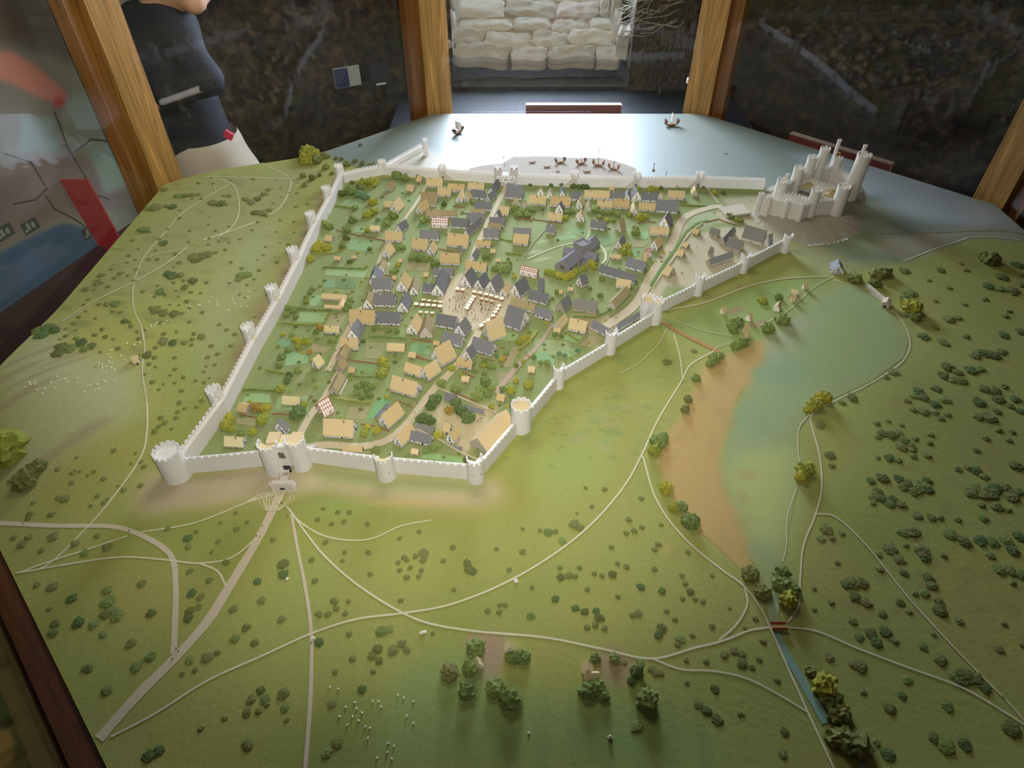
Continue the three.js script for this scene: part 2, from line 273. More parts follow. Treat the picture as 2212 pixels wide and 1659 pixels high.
// streets inside the walls
const lane = (...a) => ribbon('street', ...a);
lane([[1320, 45], [1180, 300], [1120, 520], [960, 620], [880, 780], [770, 980], [690, 1170], [600, 1340]], 13, 12, street, A1);
lane([[815, 575], [835, 530], [870, 480], [905, 430], [930, 385]], 10, 9, street);
lane([[740, 790], [700, 860], [670, 900], [645, 945], [630, 975]], 12, 14, street);
lane([[625, 975], [700, 962], [780, 965], [835, 952], [880, 915], [930, 850], [1000, 775], [1035, 715]], 16, 16, street);
lane([[1000, 620], [1020, 560], [1045, 500], [1080, 430], [1095, 400]], 15, 13, street);
lane([[1300, 712], [1370, 660], [1410, 590], [1450, 530], [1480, 470], [1530, 450], [1560, 445]], 22, 20, street);
lane([[1195, 700], [1160, 750], [1120, 790], [1070, 850]], 6, 12, M(0xa3907a, 0.95));
lane([[1140, 560], [1200, 535], [1265, 517], [1275, 497]], 4, 4, M(0xb4b692, 0.95)); lane([[1250, 517], [1300, 535], [1308, 560], [1300, 570]], 5, 6, M(0xb8ba98, 0.95));
lane([[1270, 505], [1330, 420], [1340, 405]].map((q) => q), 3, 3, M(0xa89a7c, 0.95)); lane([[1552, 440], [1530, 410], [1525, 400]], 5, 5, M(0xb0a688, 0.95));
for (let i = 0; i < 13; i++) { const a = i / 12; path([[612 + (a - 0.5) * 34, 1056], [600 + (a - 0.5) * 74 + rr(-5, 5), 1078], [588 + (a - 0.5) * 26, 1104]], 1.3, 1.6, i % 3 ? pale : track); }
for (let i = 0; i < 4; i++) path([[535, 1083], [570, 1075 - i * 3], [600, 1058 + i * 4]], 1.6, 1.4, pale);
// the stream below the bridge
{ const m = ribbon('stream', [[1675, 1365], [1690, 1400], [1720, 1450], [1755, 1510], [1785, 1562]], 10, 13, M(0x7d9a86, 0.4)); m.userData.kind = 'structure'; }
ribbon('stream', [[1668, 1280], [1672, 1345]], 20, 12, M(0x98a67c, 0.6)).userData.kind = 'structure';
ribbon('stream', [[1820, 1595], [1870, 1659]], 9, 9, M(0x7d8a70, 0.5)).userData.kind = 'structure';
// garden beds, yards and crops inside the walls
const bed = (color, f, ...pts) => flat('garden_bed', pts, f, 0.0003 + 0.00002 * (layer++ % 12), M(new THREE.Color(color).lerp(new THREE.Color(0x88905a), 0.45), 0.95));
bed(0x3f6b45, A1, [705, 230], [885, 232], [940, 335], [900, 355], [690, 345]); bed(0x5f8f6c, A1, [560, 260], [680, 235], [680, 340], [545, 345]); bed(0x8aa873, A1, [585, 115], [1075, 125], [1030, 225], [565, 190]);
bed(0x7fa878, A1, [415, 425], [535, 430], [530, 560], [375, 560]); bed(0x86a86c, A1, [265, 630], [590, 640], [545, 760], [235, 750]); bed(0x9c8a68, A1, [625, 650], [840, 655], [735, 800], [580, 785]); bed(0x9a8a64, A1, [410, 1010], [640, 1050], [560, 1125], [400, 1110]);
bed(0x5f9270, A1, [0, 950], [180, 955], [150, 1040], [0, 1060]); bed(0x7fae7c, A1, [110, 1090], [370, 1150], [350, 1240], [90, 1280]); bed(0x5f9a6c, A1, [1590, 1000], [1830, 1010], [1800, 1140], [1600, 1130]); bed(0x8c8560, A1, [1060, 990], [1300, 1010], [1200, 1190], [1040, 1180]); bed(0x567f44, A1, [950, 1265], [1160, 1275], [1120, 1330], [930, 1330]); bed(0x8f7c5a, A1, [1560, 45], [1840, 60], [1800, 140], [1560, 130]);
bed(0x88b074, A4, [1205, 355], [1470, 370], [1490, 470], [1160, 465]); bed(0xa39470, A4, [1090, 640], [1330, 640], [1300, 730], [1090, 700]); bed(0x7d9c66, A4, [1560, 400], [1900, 390], [1890, 560], [1530, 560]);
bed(0x4f9a66, A5, [700, 430], [820, 470], [690, 640], [590, 640]); bed(0x958562, A5, [430, 520], [620, 530], [560, 650], [380, 640]); bed(0x557f42, A5, [500, 120], [670, 130], [650, 215], [480, 205]); bed(0x7aa866, A5, [1150, 960], [1500, 1010], [1530, 1070], [1100, 1020]); bed(0x8f8464, A5, [1830, 200], [1960, 190], [2060, 270], [1850, 330]);
bed(0x86b070, A2, [790, 870], [1000, 900], [960, 980], [760, 970]); bed(0x8a9c68, A2, [1200, 950], [1560, 980], [1640, 1090], [1480, 1180], [1180, 1090]); bed(0x6fa070, A2, [1090, 1100], [1300, 1110], [1440, 1200], [1400, 1290], [1200, 1210]); bed(0x6f9f70, A2, [1560, 1080], [1740, 1060], [1700, 1130], [1540, 1200]); bed(0x9a8560, A2, [1870, 900], [2010, 950], [1850, 1060], [1710, 1030]); bed(0x7fa868, A2, [1560, 890], [1760, 920], [1700, 1010], [1530, 960]); bed(0x9c8668, A2, [930, 1040], [1030, 1050], [900, 1290], [800, 1290]);
bed(0xb08a64, A2, [1610, 650], [1960, 660], [1950, 700], [1700, 720]);
bed(0x7f9a6a, R5, [420, 490], [600, 490], [580, 570], [380, 550]); bed(0x41663f, R5, [740, 665], [800, 670], [760, 740], [700, 735]); bed(0x78a070, R5, [520, 750], [640, 760], [620, 810], [510, 805]); bed(0x6f9a68, R5, [480, 880], [700, 890], [640, 990], [440, 970]); bed(0x8e7f5a, R5, [1000, 1100], [1230, 1110], [1210, 1180], [1010, 1170]); bed(0x4f7d4a, R5, [1120, 690], [1200, 680], [1210, 760], [1110, 760]); bed(0x8a7a5a, R5, [800, 420], [860, 430], [830, 480], [700, 470]);
bed(0x74986a, R6, [1240, 800], [1340, 800], [1320, 870], [1230, 870]); bed(0x8a7d58, R6, [1180, 880], [1340, 900], [1290, 950], [1170, 950]); bed(0x4f8a5c, R6, [1090, 980], [1250, 960], [1240, 1030], [1090, 1040]); bed(0x6a8f62, R6, [560, 760], [760, 780], [1000, 830], [1010, 900], [900, 940], [840, 830], [700, 850], [580, 800]); bed(0x78a06c, R6, [430, 850], [620, 820], [660, 860], [420, 900]);

// ---------------------------------------------------------------- the round stone room
const RIN = 1.95 * S, ROUT = 2.56 * S, CEIL = 2.75;
const OPEN = { x0: -0.27 * S, x1: 0.5 * S, y0: Y0 - 0.02, y1: Y0 + 1.0 };
const stoneTex = (() => {      // mottled rubble: no single stone can be told in the dark
  const n = 512, d = new Uint8Array(n * n * 4), cols = [[96, 88, 70], [70, 66, 58], [116, 100, 78], [82, 84, 66], [104, 84, 72], [58, 54, 50]];
  for (let y = 0; y < n; y++) for (let x = 0; x < n; x++) {
    const g = (f, z) => { const u = x / n, v = y / n, q = (i, j) => noise.noise((u - i) * f, (v - j) * f, z); return (q(0, 0) * (1 - u) + q(1, 0) * u) * (1 - v) + (q(0, 1) * (1 - u) + q(1, 1) * u) * v; };
    const a = g(9, 3) * 2.4 + g(21, 8), b = g(34, 5) * 0.9 + g(80, 2) * 0.6, k = Math.max(0, Math.min(4.99, 2.5 + a * 2.2)), i = Math.floor(k), f = k - i, l = 1 + 0.55 * b;
    for (let c = 0; c < 3; c++) d[(y * n + x) * 4 + c] = Math.max(0, Math.min(255, (cols[i][c] * (1 - f) + cols[i + 1][c] * f) * l));
    d[(y * n + x) * 4 + 3] = 255;
  }
  const t = new THREE.DataTexture(d, n, n); t.colorSpace = THREE.SRGBColorSpace; t.magFilter = THREE.LinearFilter; t.wrapS = t.wrapT = THREE.RepeatWrapping; t.needsUpdate = true; return t;
})();
const rubble = (() => { const t = stoneTex.clone(), b = bumpTx.clone(); t.repeat.set(9, 2.4); b.repeat.set(18, 5); return M(0x9c9688, 0.95, { map: t, bumpMap: b, bumpScale: 0.012 }); })();
function ring(r, rough, flip) {
  const pos = [], idx = [], uv = [], NA = 360, NY = 60;
  for (let j = 0; j <= NY; j++) for (let i = 0; i <= NA; i++) {
    const a = i / NA * 2 * Math.PI, y = j / NY * CEIL, q = r - (rough ? 0.035 * (noise.noise(Math.cos(a) * 9, y * 9, Math.sin(a) * 9) + 0.5 * noise.noise(Math.cos(a) * 22, y * 20, Math.sin(a) * 22)) : 0);
    let x = CX + q * Math.cos(a), z = CZ - q * Math.sin(a);
    pos.push(x, y, z); uv.push(i / NA, j / NY);
  }
  const inHole = (k) => pos[k * 3 + 2] < CZ - 0.9 && pos[k * 3] > OPEN.x0 && pos[k * 3] < OPEN.x1 && pos[k * 3 + 1] > OPEN.y0 && pos[k * 3 + 1] < OPEN.y1;
  for (let j = 0; j < NY; j++) for (let i = 0; i < NA; i++) {
    const a = j * (NA + 1) + i, b = a + 1, c = a + NA + 1, d = c + 1;
    if ([a, b, c, d].some(inHole)) continue;
    flip ? idx.push(a, b, c, b, d, c) : idx.push(a, c, b, b, c, d);
  }
  const g = new THREE.BufferGeometry(); g.setAttribute('position', new THREE.Float32BufferAttribute(pos, 3)); g.setAttribute('uv', new THREE.Float32BufferAttribute(uv, 2)); g.setIndex(idx); g.computeVertexNormals(); return g;
}
const room = tag(thing('wall_round', 'round rough dark stone wall of the tower room', null, V(0, 0, 0)), null, null, null, 'structure');
part(room, 'inner_face', ring(RIN, true, false), rubble); part(room, 'outer_face', ring(ROUT, false, true), rubble);
{
  const w = OPEN.x1 - OPEN.x0, zc = CZ - (RIN + ROUT) / 2 - 0.005, depth = ROUT - RIN + 0.24, k = new Kit();
  k.box(0.26, 1.5, depth, OPEN.x0 - 0.14, Y0 + 0.45, zc, -0.06); k.box(0.26, 1.5, depth, OPEN.x1 + 0.14, Y0 + 0.45, zc, 0.06);
  { const t = stoneTex.clone(), q = bumpTx.clone(); t.repeat.set(1.2, 2.2); q.repeat.set(2, 4); part(room, 'jamb', k, M(0xb0aaa0, 0.97, { map: t, bumpMap: q, bumpScale: 0.03 })); }
  part(room, 'head', new Kit().box(w + 0.5, 0.22, depth, (OPEN.x0 + OPEN.x1) / 2, OPEN.y1 + 0.08, zc), rubble);
  part(room, 'sill_core', new Kit().box(w + 0.5, 0.24, depth, (OPEN.x0 + OPEN.x1) / 2, Y0 - 0.17, zc), rubble);
}
mesh('floor', new Kit().cyl(ROUT, ROUT, 0.1, 96, CX, -0.05, CZ), M(0x3b3430, 0.8, { bumpMap: bumpTx, bumpScale: 0.01 })).userData.kind = 'structure';
mesh('ceiling', new Kit().cyl(ROUT, ROUT, 0.1, 96, CX, CEIL + 0.05, CZ), M(0x6a655c, 0.95)).userData.kind = 'structure';
{ // lamp under the lid of the case
  const t = thing('case_lamp', 'flat lamp hung above the model inside the case', 'lamp', V(-0.12, Y0 + 1.113, -1.4));
  part(t, 'diffuser', new Kit().box(0.6, 0.008, 0.5), new THREE.MeshStandardMaterial({ color: 0xffffff, emissive: 0xfffaf2, emissiveIntensity: 1 })); part(t, 'frame', new Kit().box(0.64, 0.03, 0.02, 0, 0.004, 0.26).box(0.64, 0.03, 0.02, 0, 0.004, -0.26).box(0.02, 0.03, 0.5, 0.31, 0.004).box(0.02, 0.03, 0.5, -0.31, 0.004), M(0x555048)); part(t, 'stem', new Kit().cyl(0.008, 0.008, CEIL - Y0 - 1.12, 10, 0, (CEIL - Y0 - 1.12) / 2, 0), M(0x555048));
}
// window sill: sloping masonry, every stone its own
const stones = [0, 1, 2, 3, 4, 5, 6].map((s) => {   // flat irregular slabs
  const g = new THREE.BoxGeometry(1, 1, 1, 9, 3, 7), p = g.attributes.position, cut = [0, 1, 2, 3].map((i) => 0.12 + 0.3 * Math.abs(noise.noise(s * 3.7, i * 5.1, 2.3)));
  for (let i = 0; i < p.count; i++) {
    let x = p.getX(i), y = p.getY(i), z = p.getZ(i); const ax = Math.abs(x) * 2, az = Math.abs(z) * 2, c = cut[(x > 0 ? 1 : 0) + (z > 0 ? 2 : 0)], over = Math.max(0, ax + az - (2 - c));
    x *= 1 - 0.5 * over * 0.9; z *= 1 - 0.5 * over * 0.9; x += 0.09 * noise.noise(z * 3 + s * 7, 1, s); z += 0.12 * noise.noise(x * 3, 4, s * 3.1);
    if (y > 0) y += 0.22 * noise.noise(x * 2.2 + s, z * 2.2, 8) - 0.16 * Math.pow(Math.max(ax, az), 10) + 0.12 * noise.noise(x * 9, z * 7, s); p.setXYZ(i, x, y, z);
  }
  g.computeVertexNormals(); return g;
});
{
  const z0 = -3.27 * S, z1 = -3.86 * S, y0 = Y0 + 0.04, y1 = Y0 + 0.2, slope = Math.atan2(y1 - y0, z0 - z1);
  const sill = tag(thing('window_sill', 'sloping sill of pale rough stones under the window', null, V(0.112 * S, y0, z0)), null, null, null, 'structure');
  sill.rotation.x = slope;
  const stoneMats = [0xc4bda9, 0xccc5b1, 0xb5ae9a, 0xc4b8a8].map((c) => bumped(c, 0.95, 0.006, 2));
  part(sill, 'mortar', new Kit().box(0.66, 0.05, 0.62, 0, -0.035, -0.345), bumped(0xb0a088, 0.97, 0.01, 5));
  let z = 0.004, row = 0;
  for (const h of [0.085, 0.105, 0.085, 0.12, 0.11, 0.1]) {
    let x = -0.33 - (row % 2) * 0.04;
    while (x < 0.29) {
      const w = Math.min(rr(0.13, 0.27), 0.34 - x), m = part(sill, 'stone', stones[Math.floor(rnd() * 7)], stoneMats[Math.floor(rnd() * 4)]);
      m.scale.set(w * 0.99, 0.056, h * rr(0.9, 1.06)); m.position.set(x + w / 2, -0.024 + rr(-0.008, 0.006), z - h / 2 + rr(-0.008, 0.008)); m.rotation.set(rr(-0.05, 0.05), rr(-0.12, 0.12), rr(-0.04, 0.04));
      x += w + 0.002;
    }
    z -= h; row++;
  }
  for (const [x, y, w] of [[-0.352, 0.02, 0.05], [0.352, 0.03, 0.06]]) for (let i = 0; i < 6; i++) { const m = part(sill, 'stone', stones[i % 7], stoneMats[i % 4]); m.scale.set(w, 0.09 + 0.03 * rnd(), 0.1); m.position.set(x * (1 - i * 0.012), y + 0.02 * rnd(), -0.05 - i * 0.1); m.rotation.y = rr(-0.2, 0.2); }
  const win = tag(thing('window_1', 'window behind the sill letting daylight in', null, V(0.112 * S, Y0 + 0.5, -3.9 * S)), null, null, null, 'structure');
  part(win, 'pane', new Kit().box(0.64, 0.86, 0.004), new THREE.MeshPhysicalMaterial({ color: 0xffffff, roughness: 0, transmission: 1, thickness: 0 }));
  part(win, 'frame', new Kit().box(0.03, 0.92, 0.03, -0.33).box(0.03, 0.92, 0.03, 0.33).box(0.66, 0.03, 0.03, 0, -0.44).box(0.66, 0.03, 0.03, 0, 0.44), M(0x4a4138));
}
// dark slate ledge along the foot of the window wall, and the shelf edges outside the case
mesh('window_ledge', new Kit().box(1.3, 0.03, 0.4, 0.25 * S, Y0 - 0.08, -2.96 * S), M(0x17181b, 0.5, { bumpMap: (() => { const t = bumpTx.clone(); t.repeat.set(40, 6); return t; })(), bumpScale: 0.001 })).userData.kind = 'structure';

// wood
const woodTex = (() => {
  const w = 128, h = 512, d = new Uint8Array(w * h * 4);
  for (let y = 0; y < h; y++) for (let x = 0; x < w; x++) {
    const u = x / w, v = y / h, wob = noise.noise(u * 2, v * 3, 4) * 0.35, g = Math.sin((u * 9 + wob * 6 + noise.noise(u * 6, v * 1.5, 9) * 1.6) * 6.28) * 0.5 + 0.5, f = noise.noise(u * 60, v * 5, 2), k = 0.72 + 0.22 * g + 0.14 * f + 0.12 * noise.noise(u * 3, v * 4, 1);
    const c = [186, 138, 74]; for (let i = 0; i < 3; i++) d[(y * w + x) * 4 + i] = Math.max(0, Math.min(255, c[i] * (i === 2 ? k * k : k))); d[(y * w + x) * 4 + 3] = 255;
  }
  const t = new THREE.DataTexture(d, w, h); t.colorSpace = THREE.SRGBColorSpace; t.magFilter = THREE.LinearFilter; t.wrapS = t.wrapT = THREE.RepeatWrapping; t.needsUpdate = true; return t;
})();
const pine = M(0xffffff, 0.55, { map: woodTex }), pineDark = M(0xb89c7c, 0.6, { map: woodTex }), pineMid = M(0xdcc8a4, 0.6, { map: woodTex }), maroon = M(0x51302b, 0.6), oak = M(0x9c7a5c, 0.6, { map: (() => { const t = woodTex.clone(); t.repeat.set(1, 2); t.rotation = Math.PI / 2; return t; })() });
const paneGlass = new THREE.MeshPhysicalMaterial({ color: 0xffffff, roughness: 0, transmission: 1, thickness: 0, ior: 1.5, specularIntensity: 0.3 });
{
  const cs = thing('display_case', 'octagonal glazed display case with pine corner posts around the model', 'display case', V(CX, 0, CZ));
  const H0 = 1.28;
  for (let k = 0; k < 8; k++) {
    const a = Math.PI / 8 + k * Math.PI / 4, r = RAD + 0.004, g = new THREE.Group(), c = V(Math.cos(a), 0, -Math.sin(a));
    const away = k === 2 || k === 3 ? 1 : k < 2 ? -1 : 0, sh = -away * 0.024;   // the back posts carry one side batten, on the side away from the window
    const post = part(cs, 'post', new THREE.BoxGeometry(away ? 0.088 : 0.078, H0, 0.056, 1, 1, 1), pine); post.rotation.y = a - Math.PI / 2 + Math.PI; post.position.set(c.x * (r + 0.028) - Math.sin(a) * sh, Y0 - 0.08 + H0 / 2, c.z * (r + 0.028) - Math.cos(a) * sh);
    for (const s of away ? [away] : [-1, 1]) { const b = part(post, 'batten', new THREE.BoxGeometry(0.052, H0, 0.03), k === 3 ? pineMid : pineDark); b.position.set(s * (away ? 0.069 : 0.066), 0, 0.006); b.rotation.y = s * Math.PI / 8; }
    for (const s of [-1, 1]) if (k === 1 || k === 2) { const q = part(post, 'clip', new Kit().box(0.006, 0.012, 0.01).cyl(0.003, 0.003, 0.012, 8, 0, 0.004, 0.004), M(0xe8e8e4, 0.4)); q.position.set(s * 0.056, -H0 / 2 + 0.08 + 0.078, 0.036); }
    const b = a + Math.PI / 8, ap = RAD * Math.cos(Math.PI / 8), out = k === 5 ? 0.068 : 0.02;      // the pane to the next corner; the front one stands just behind the lens
    const pane = part(cs, 'glass_pane', new THREE.BoxGeometry(SIDE - 0.06, 1.12, 0.004), paneGlass); pane.position.set(Math.cos(b) * (ap + out), Y0 + 0.56, -Math.sin(b) * (ap + out)); pane.rotation.y = b - Math.PI / 2;
    const rail = part(cs, 'base_rail', new Kit().box(SIDE + 0.05, 0.034, 0.03, 0, -0.004, 0.017).box(SIDE + 0.07, 0.028, 0.028, 0, -0.009, 0.051), k === 4 ? oak : maroon); rail.position.set(Math.cos(b) * ap, Y0 - (k === 4 ? 0.02 : 0.075), -Math.sin(b) * ap); rail.rotation.y = b - Math.PI / 2 + Math.PI; rail.rotation.y = Math.atan2(Math.cos(b), -Math.sin(b));
    const top = part(cs, 'top_rail', new THREE.BoxGeometry(SIDE + 0.03, 0.06, 0.05), pine); top.position.set(Math.cos(b) * (ap + 0.02), Y0 + 1.15, -Math.sin(b) * (ap + 0.02)); top.rotation.y = b - Math.PI / 2;
    const plinth = part(cs, 'plinth_panel', new THREE.BoxGeometry(SIDE - 0.02, Y0 - 0.05, 0.02), M(0x3a2420, 0.7)); plinth.position.set(Math.cos(b) * (ap - 0.03), (Y0 - 0.05) / 2, -Math.sin(b) * (ap - 0.03)); plinth.rotation.y = b - Math.PI / 2;
  }
}
// caption rails hung outside the back panes
function captionRail(k, p0, p1, label) {
  const b = Math.PI / 8 + k * Math.PI / 4 + Math.PI / 8, n = V(Math.cos(b), 0, -Math.sin(b)), ap = RAD * Math.cos(Math.PI / 8) + 0.075;
  const hit = (q) => { const d = dirOf(...q), t = (n.x * CX + n.z * CZ + ap) / (n.x * d.x + n.z * d.z); return V(d.x * t, Y0 + S + d.y * t, d.z * t); };
  const a = hit(p0), c = hit(p1), L = Math.hypot(c.x - a.x, c.z - a.z), h = (a.y + c.y) / 2 - Y0;
  const t = thing('caption_rail', label, 'caption rail', V((a.x + c.x) / 2, Y0 - 0.02, (a.z + c.z) / 2), Math.atan2(-n.x, -n.z));
  part(t, 'board', new Kit().box(L, h + 0.04, 0.018, 0, (h + 0.0) / 2, 0), M(0x6b332a, 0.6)); part(t, 'top_edge', new Kit().box(L, 0.003, 0.022, 0, h + 0.0215, 0), M(0x97846f, 0.6)); part(t, 'end_edge', new Kit().box(0.003, h + 0.04, 0.022, L / 2 + 0.0015, h / 2, 0), M(0x97846f, 0.6));
}
captionRail(1, [1136, 226], [1342, 226], 'long reddish caption rail behind the sea at the back pane');
captionRail(0, [1708, 290], [1930, 352], 'reddish caption rail behind the castle at the right back pane');
// point of the round wall seen at a place of the photograph
function wallPoint(px, py, r) { const d = dirOf(px, py), a = d.x * d.x + d.z * d.z, b = -2 * (d.x * CX + d.z * CZ), c = CX * CX + CZ * CZ - r * r, t = (-b + Math.sqrt(b * b - 4 * a * c)) / 2 / a; return V(d.x * t, Y0 + S + d.y * t, d.z * t); }
function notice(px, py, w, h, label, build) { const p = wallPoint(px, py, RIN - 0.065), t = thing('notice', label, 'notice', p, Math.atan2(CX - p.x, CZ - p.z)); build(t, w, h); }
notice(750, 166, 0.1, 0.07, 'small notice with a dark blue half and a pale half on the back wall', (t, w, h) => { part(t, 'sheet', new Kit().box(w, h, 0.004), M(0x8f9184)); part(t, 'picture', new Kit().box(w * 0.52, h * 0.92, 0.004, -w * 0.22, 0, 0.003), M(0x252c48, 0.5)); });
notice(820, 160, 0.075, 0.082, 'small black notice with a pale strip along its foot on the back wall', (t, w, h) => { part(t, 'sheet', new Kit().box(w, h, 0.004), M(0x20211f, 0.6)); part(t, 'strip', new Kit().box(w * 0.5, h * 0.08, 0.003, 0, -h * 0.42, 0.003), M(0xb4b4a8)); });
// tangled plaster and roots at the top right of the window
{ const k = new Kit(), o = V(0.53 * S, Y0 + 0.235, -3.19 * S);
  for (let i = 0; i < 46; i++) { let p = o.clone().add(V(rr(-0.06, 0.03), rr(-0.1, 0.05), rr(-0.01, 0.02))); for (let j = 0; j < 5; j++) { const q = p.clone().add(V(rr(0.0, 0.05), rr(-0.008, 0.03), rr(-0.006, 0.006))); k.bar(p, q, 0.0014 + 0.0012 * rnd()); p = q; } }
  tag(mesh('cobweb', k, M(0x8a8474, 0.95)), 'pale tangled web of fibres on the wall right of the window', 'cobweb', null, 'stuff'); }

// ---------------------------------------------------------------- map board at the left
{
  const P = (px, py, off = 0) => { const d = dirOf(px, py), m = 0.302, x0 = (-1.931) * S + off, t = x0 / (d.x + m * d.z); return V(d.x * t, Y0 + S + d.y * t, d.z * t); };
  const yaw = Math.PI / 2 - Math.atan(0.302) , zc = -1.9 * S, xc = (-1.931 + 0.302 * 1.9) * S, yb = Y0 - 0.118 * S, Wd = 1.0, Hd = 0.78;
  const c = document.createElement('canvas'); c.width = 800; c.height = 624; const x = c.getContext('2d');
  // along the board: u runs away from the viewer
  x.fillStyle = '#8d9077'; x.fillRect(0, 0, 800, 624);
  const toB = (px, py) => { const q = P(px, py), along = ((q.z - zc) * -Math.cos(Math.atan(0.302)) + (q.x - xc) * Math.sin(Math.atan(0.302))); return [(along / Wd + 0.5) * 800, 624 - (q.y - yb) / Hd * 624]; };
  const poly = (col, ...pts) => { x.fillStyle = col; x.beginPath(); pts.forEach((p, i) => { const q = toB(...p); i ? x.lineTo(...q) : x.moveTo(...q); }); x.closePath(); x.fill(); };
  const soft = (v) => { x.filter = v ? `blur(${v}px)` : 'none'; };
  soft(14); poly('#5d5648', [-60, -60], [140, -60], [165, 40], [170, 140], [90, 120], [-60, 110]); poly('#77705e', [-60, 110], [90, 120], [150, 230], [120, 300], [-60, 330]); poly('#7d6f66', [100, 300], [300, 400], [310, 440], [120, 470], [-40, 560], [-60, 380]);
  soft(6); poly('#8f9a85', [150, 190], [200, 210], [240, 300], [170, 320], [120, 250]); poly('#8a9a84', [180, 310], [260, 300], [290, 390], [220, 420]); poly('#7f8f80', [40, 250], [110, 250], [130, 330], [30, 330]);
  soft(3); poly('#46627a', [-60, 570], [60, 510], [130, 480], [215, 500], [230, 530], [-60, 720]); poly('#586f86', [-60, 600], [100, 520], [150, 540], [-60, 690]);
  soft(4); poly('#b9785f', [-60, 100], [20, 112], [70, 140], [110, 175], [140, 200], [125, 225], [80, 210], [30, 185], [-60, 150]); poly('#b3463f', [108, 215], [128, 205], [130, 226], [112, 232]); soft(0);
  x.strokeStyle = '#3b3a33'; x.lineWidth = 3; const line = (...pts) => { x.beginPath(); pts.forEach((p, i) => { const q = toB(...p); i ? x.lineTo(...q) : x.moveTo(...q); }); x.stroke(); };
  line([90, 420], [110, 450], [150, 470], [180, 490], [210, 500]); line([110, 240], [140, 320], [200, 420], [230, 430]); line([20, 440], [70, 430], [95, 405]); line([150, 330], [190, 300], [235, 305]); line([0, 330], [60, 350], [90, 400]);
  for (const [px, py] of [[58, 487], [186, 500], [2, 500]]) { const q = toB(px, py); x.fillStyle = '#3f4a3e'; x.fillRect(q[0] - 18, q[1] - 12, 36, 24); x.fillStyle = '#8d9386'; x.fillRect(q[0] - 8, q[1] - 8, 7, 14); x.fillRect(q[0] + 3, q[1] - 5, 7, 11); x.fillRect(q[0] - 14, q[1] + 2, 5, 6); }
  const tx = new THREE.CanvasTexture(c); tx.colorSpace = THREE.SRGBColorSpace;
  const t = thing('map_board', 'large painted map with blue sea on a maroon base left of the case', 'map', V(xc, 0, zc), yaw);
  const sheetM = part(t, 'map_sheet', new THREE.PlaneGeometry(Wd, Hd), M(0xffffff, 0.7, { map: tx })); sheetM.position.set(0, yb + Hd / 2, 0.011);
  part(t, 'backing', new Kit().box(Wd + 0.02, Hd + 0.02, 0.02, 0, yb + Hd / 2, 0), M(0x4a3f38)); part(t, 'base', new Kit().box(Wd + 0.1, yb, 0.06, 0, yb / 2, -0.0), M(0x48302f, 0.75));
  const a = P(160, 388, 0.05), e = P(246, 540, 0.05);
  const g = new Kit(); g.bar(a, e, 0.07, 0.006);
  tag(mesh('red_strap', g, M(0xae3038, 0.75)), 'red cloth strap hanging across the map board', 'strap');
}
// wooden hand rail outside the front left pane
{ const g = new THREE.CylinderGeometry(0.045, 0.045, 0.9, 20, 1), a = V(-0.635, 0.71, -0.285), t = thing('hand_rail', 'orange wooden hand rail low outside the front left pane', 'rail', a, Math.PI / 4);
  const m = part(t, 'rail', g, pine); m.rotation.z = Math.PI / 2; for (const s of [-0.35, 0.35]) { const p = part(t, 'support', new THREE.CylinderGeometry(0.02, 0.024, 0.69, 12), pineDark); p.position.set(s, -0.365, 0); } }

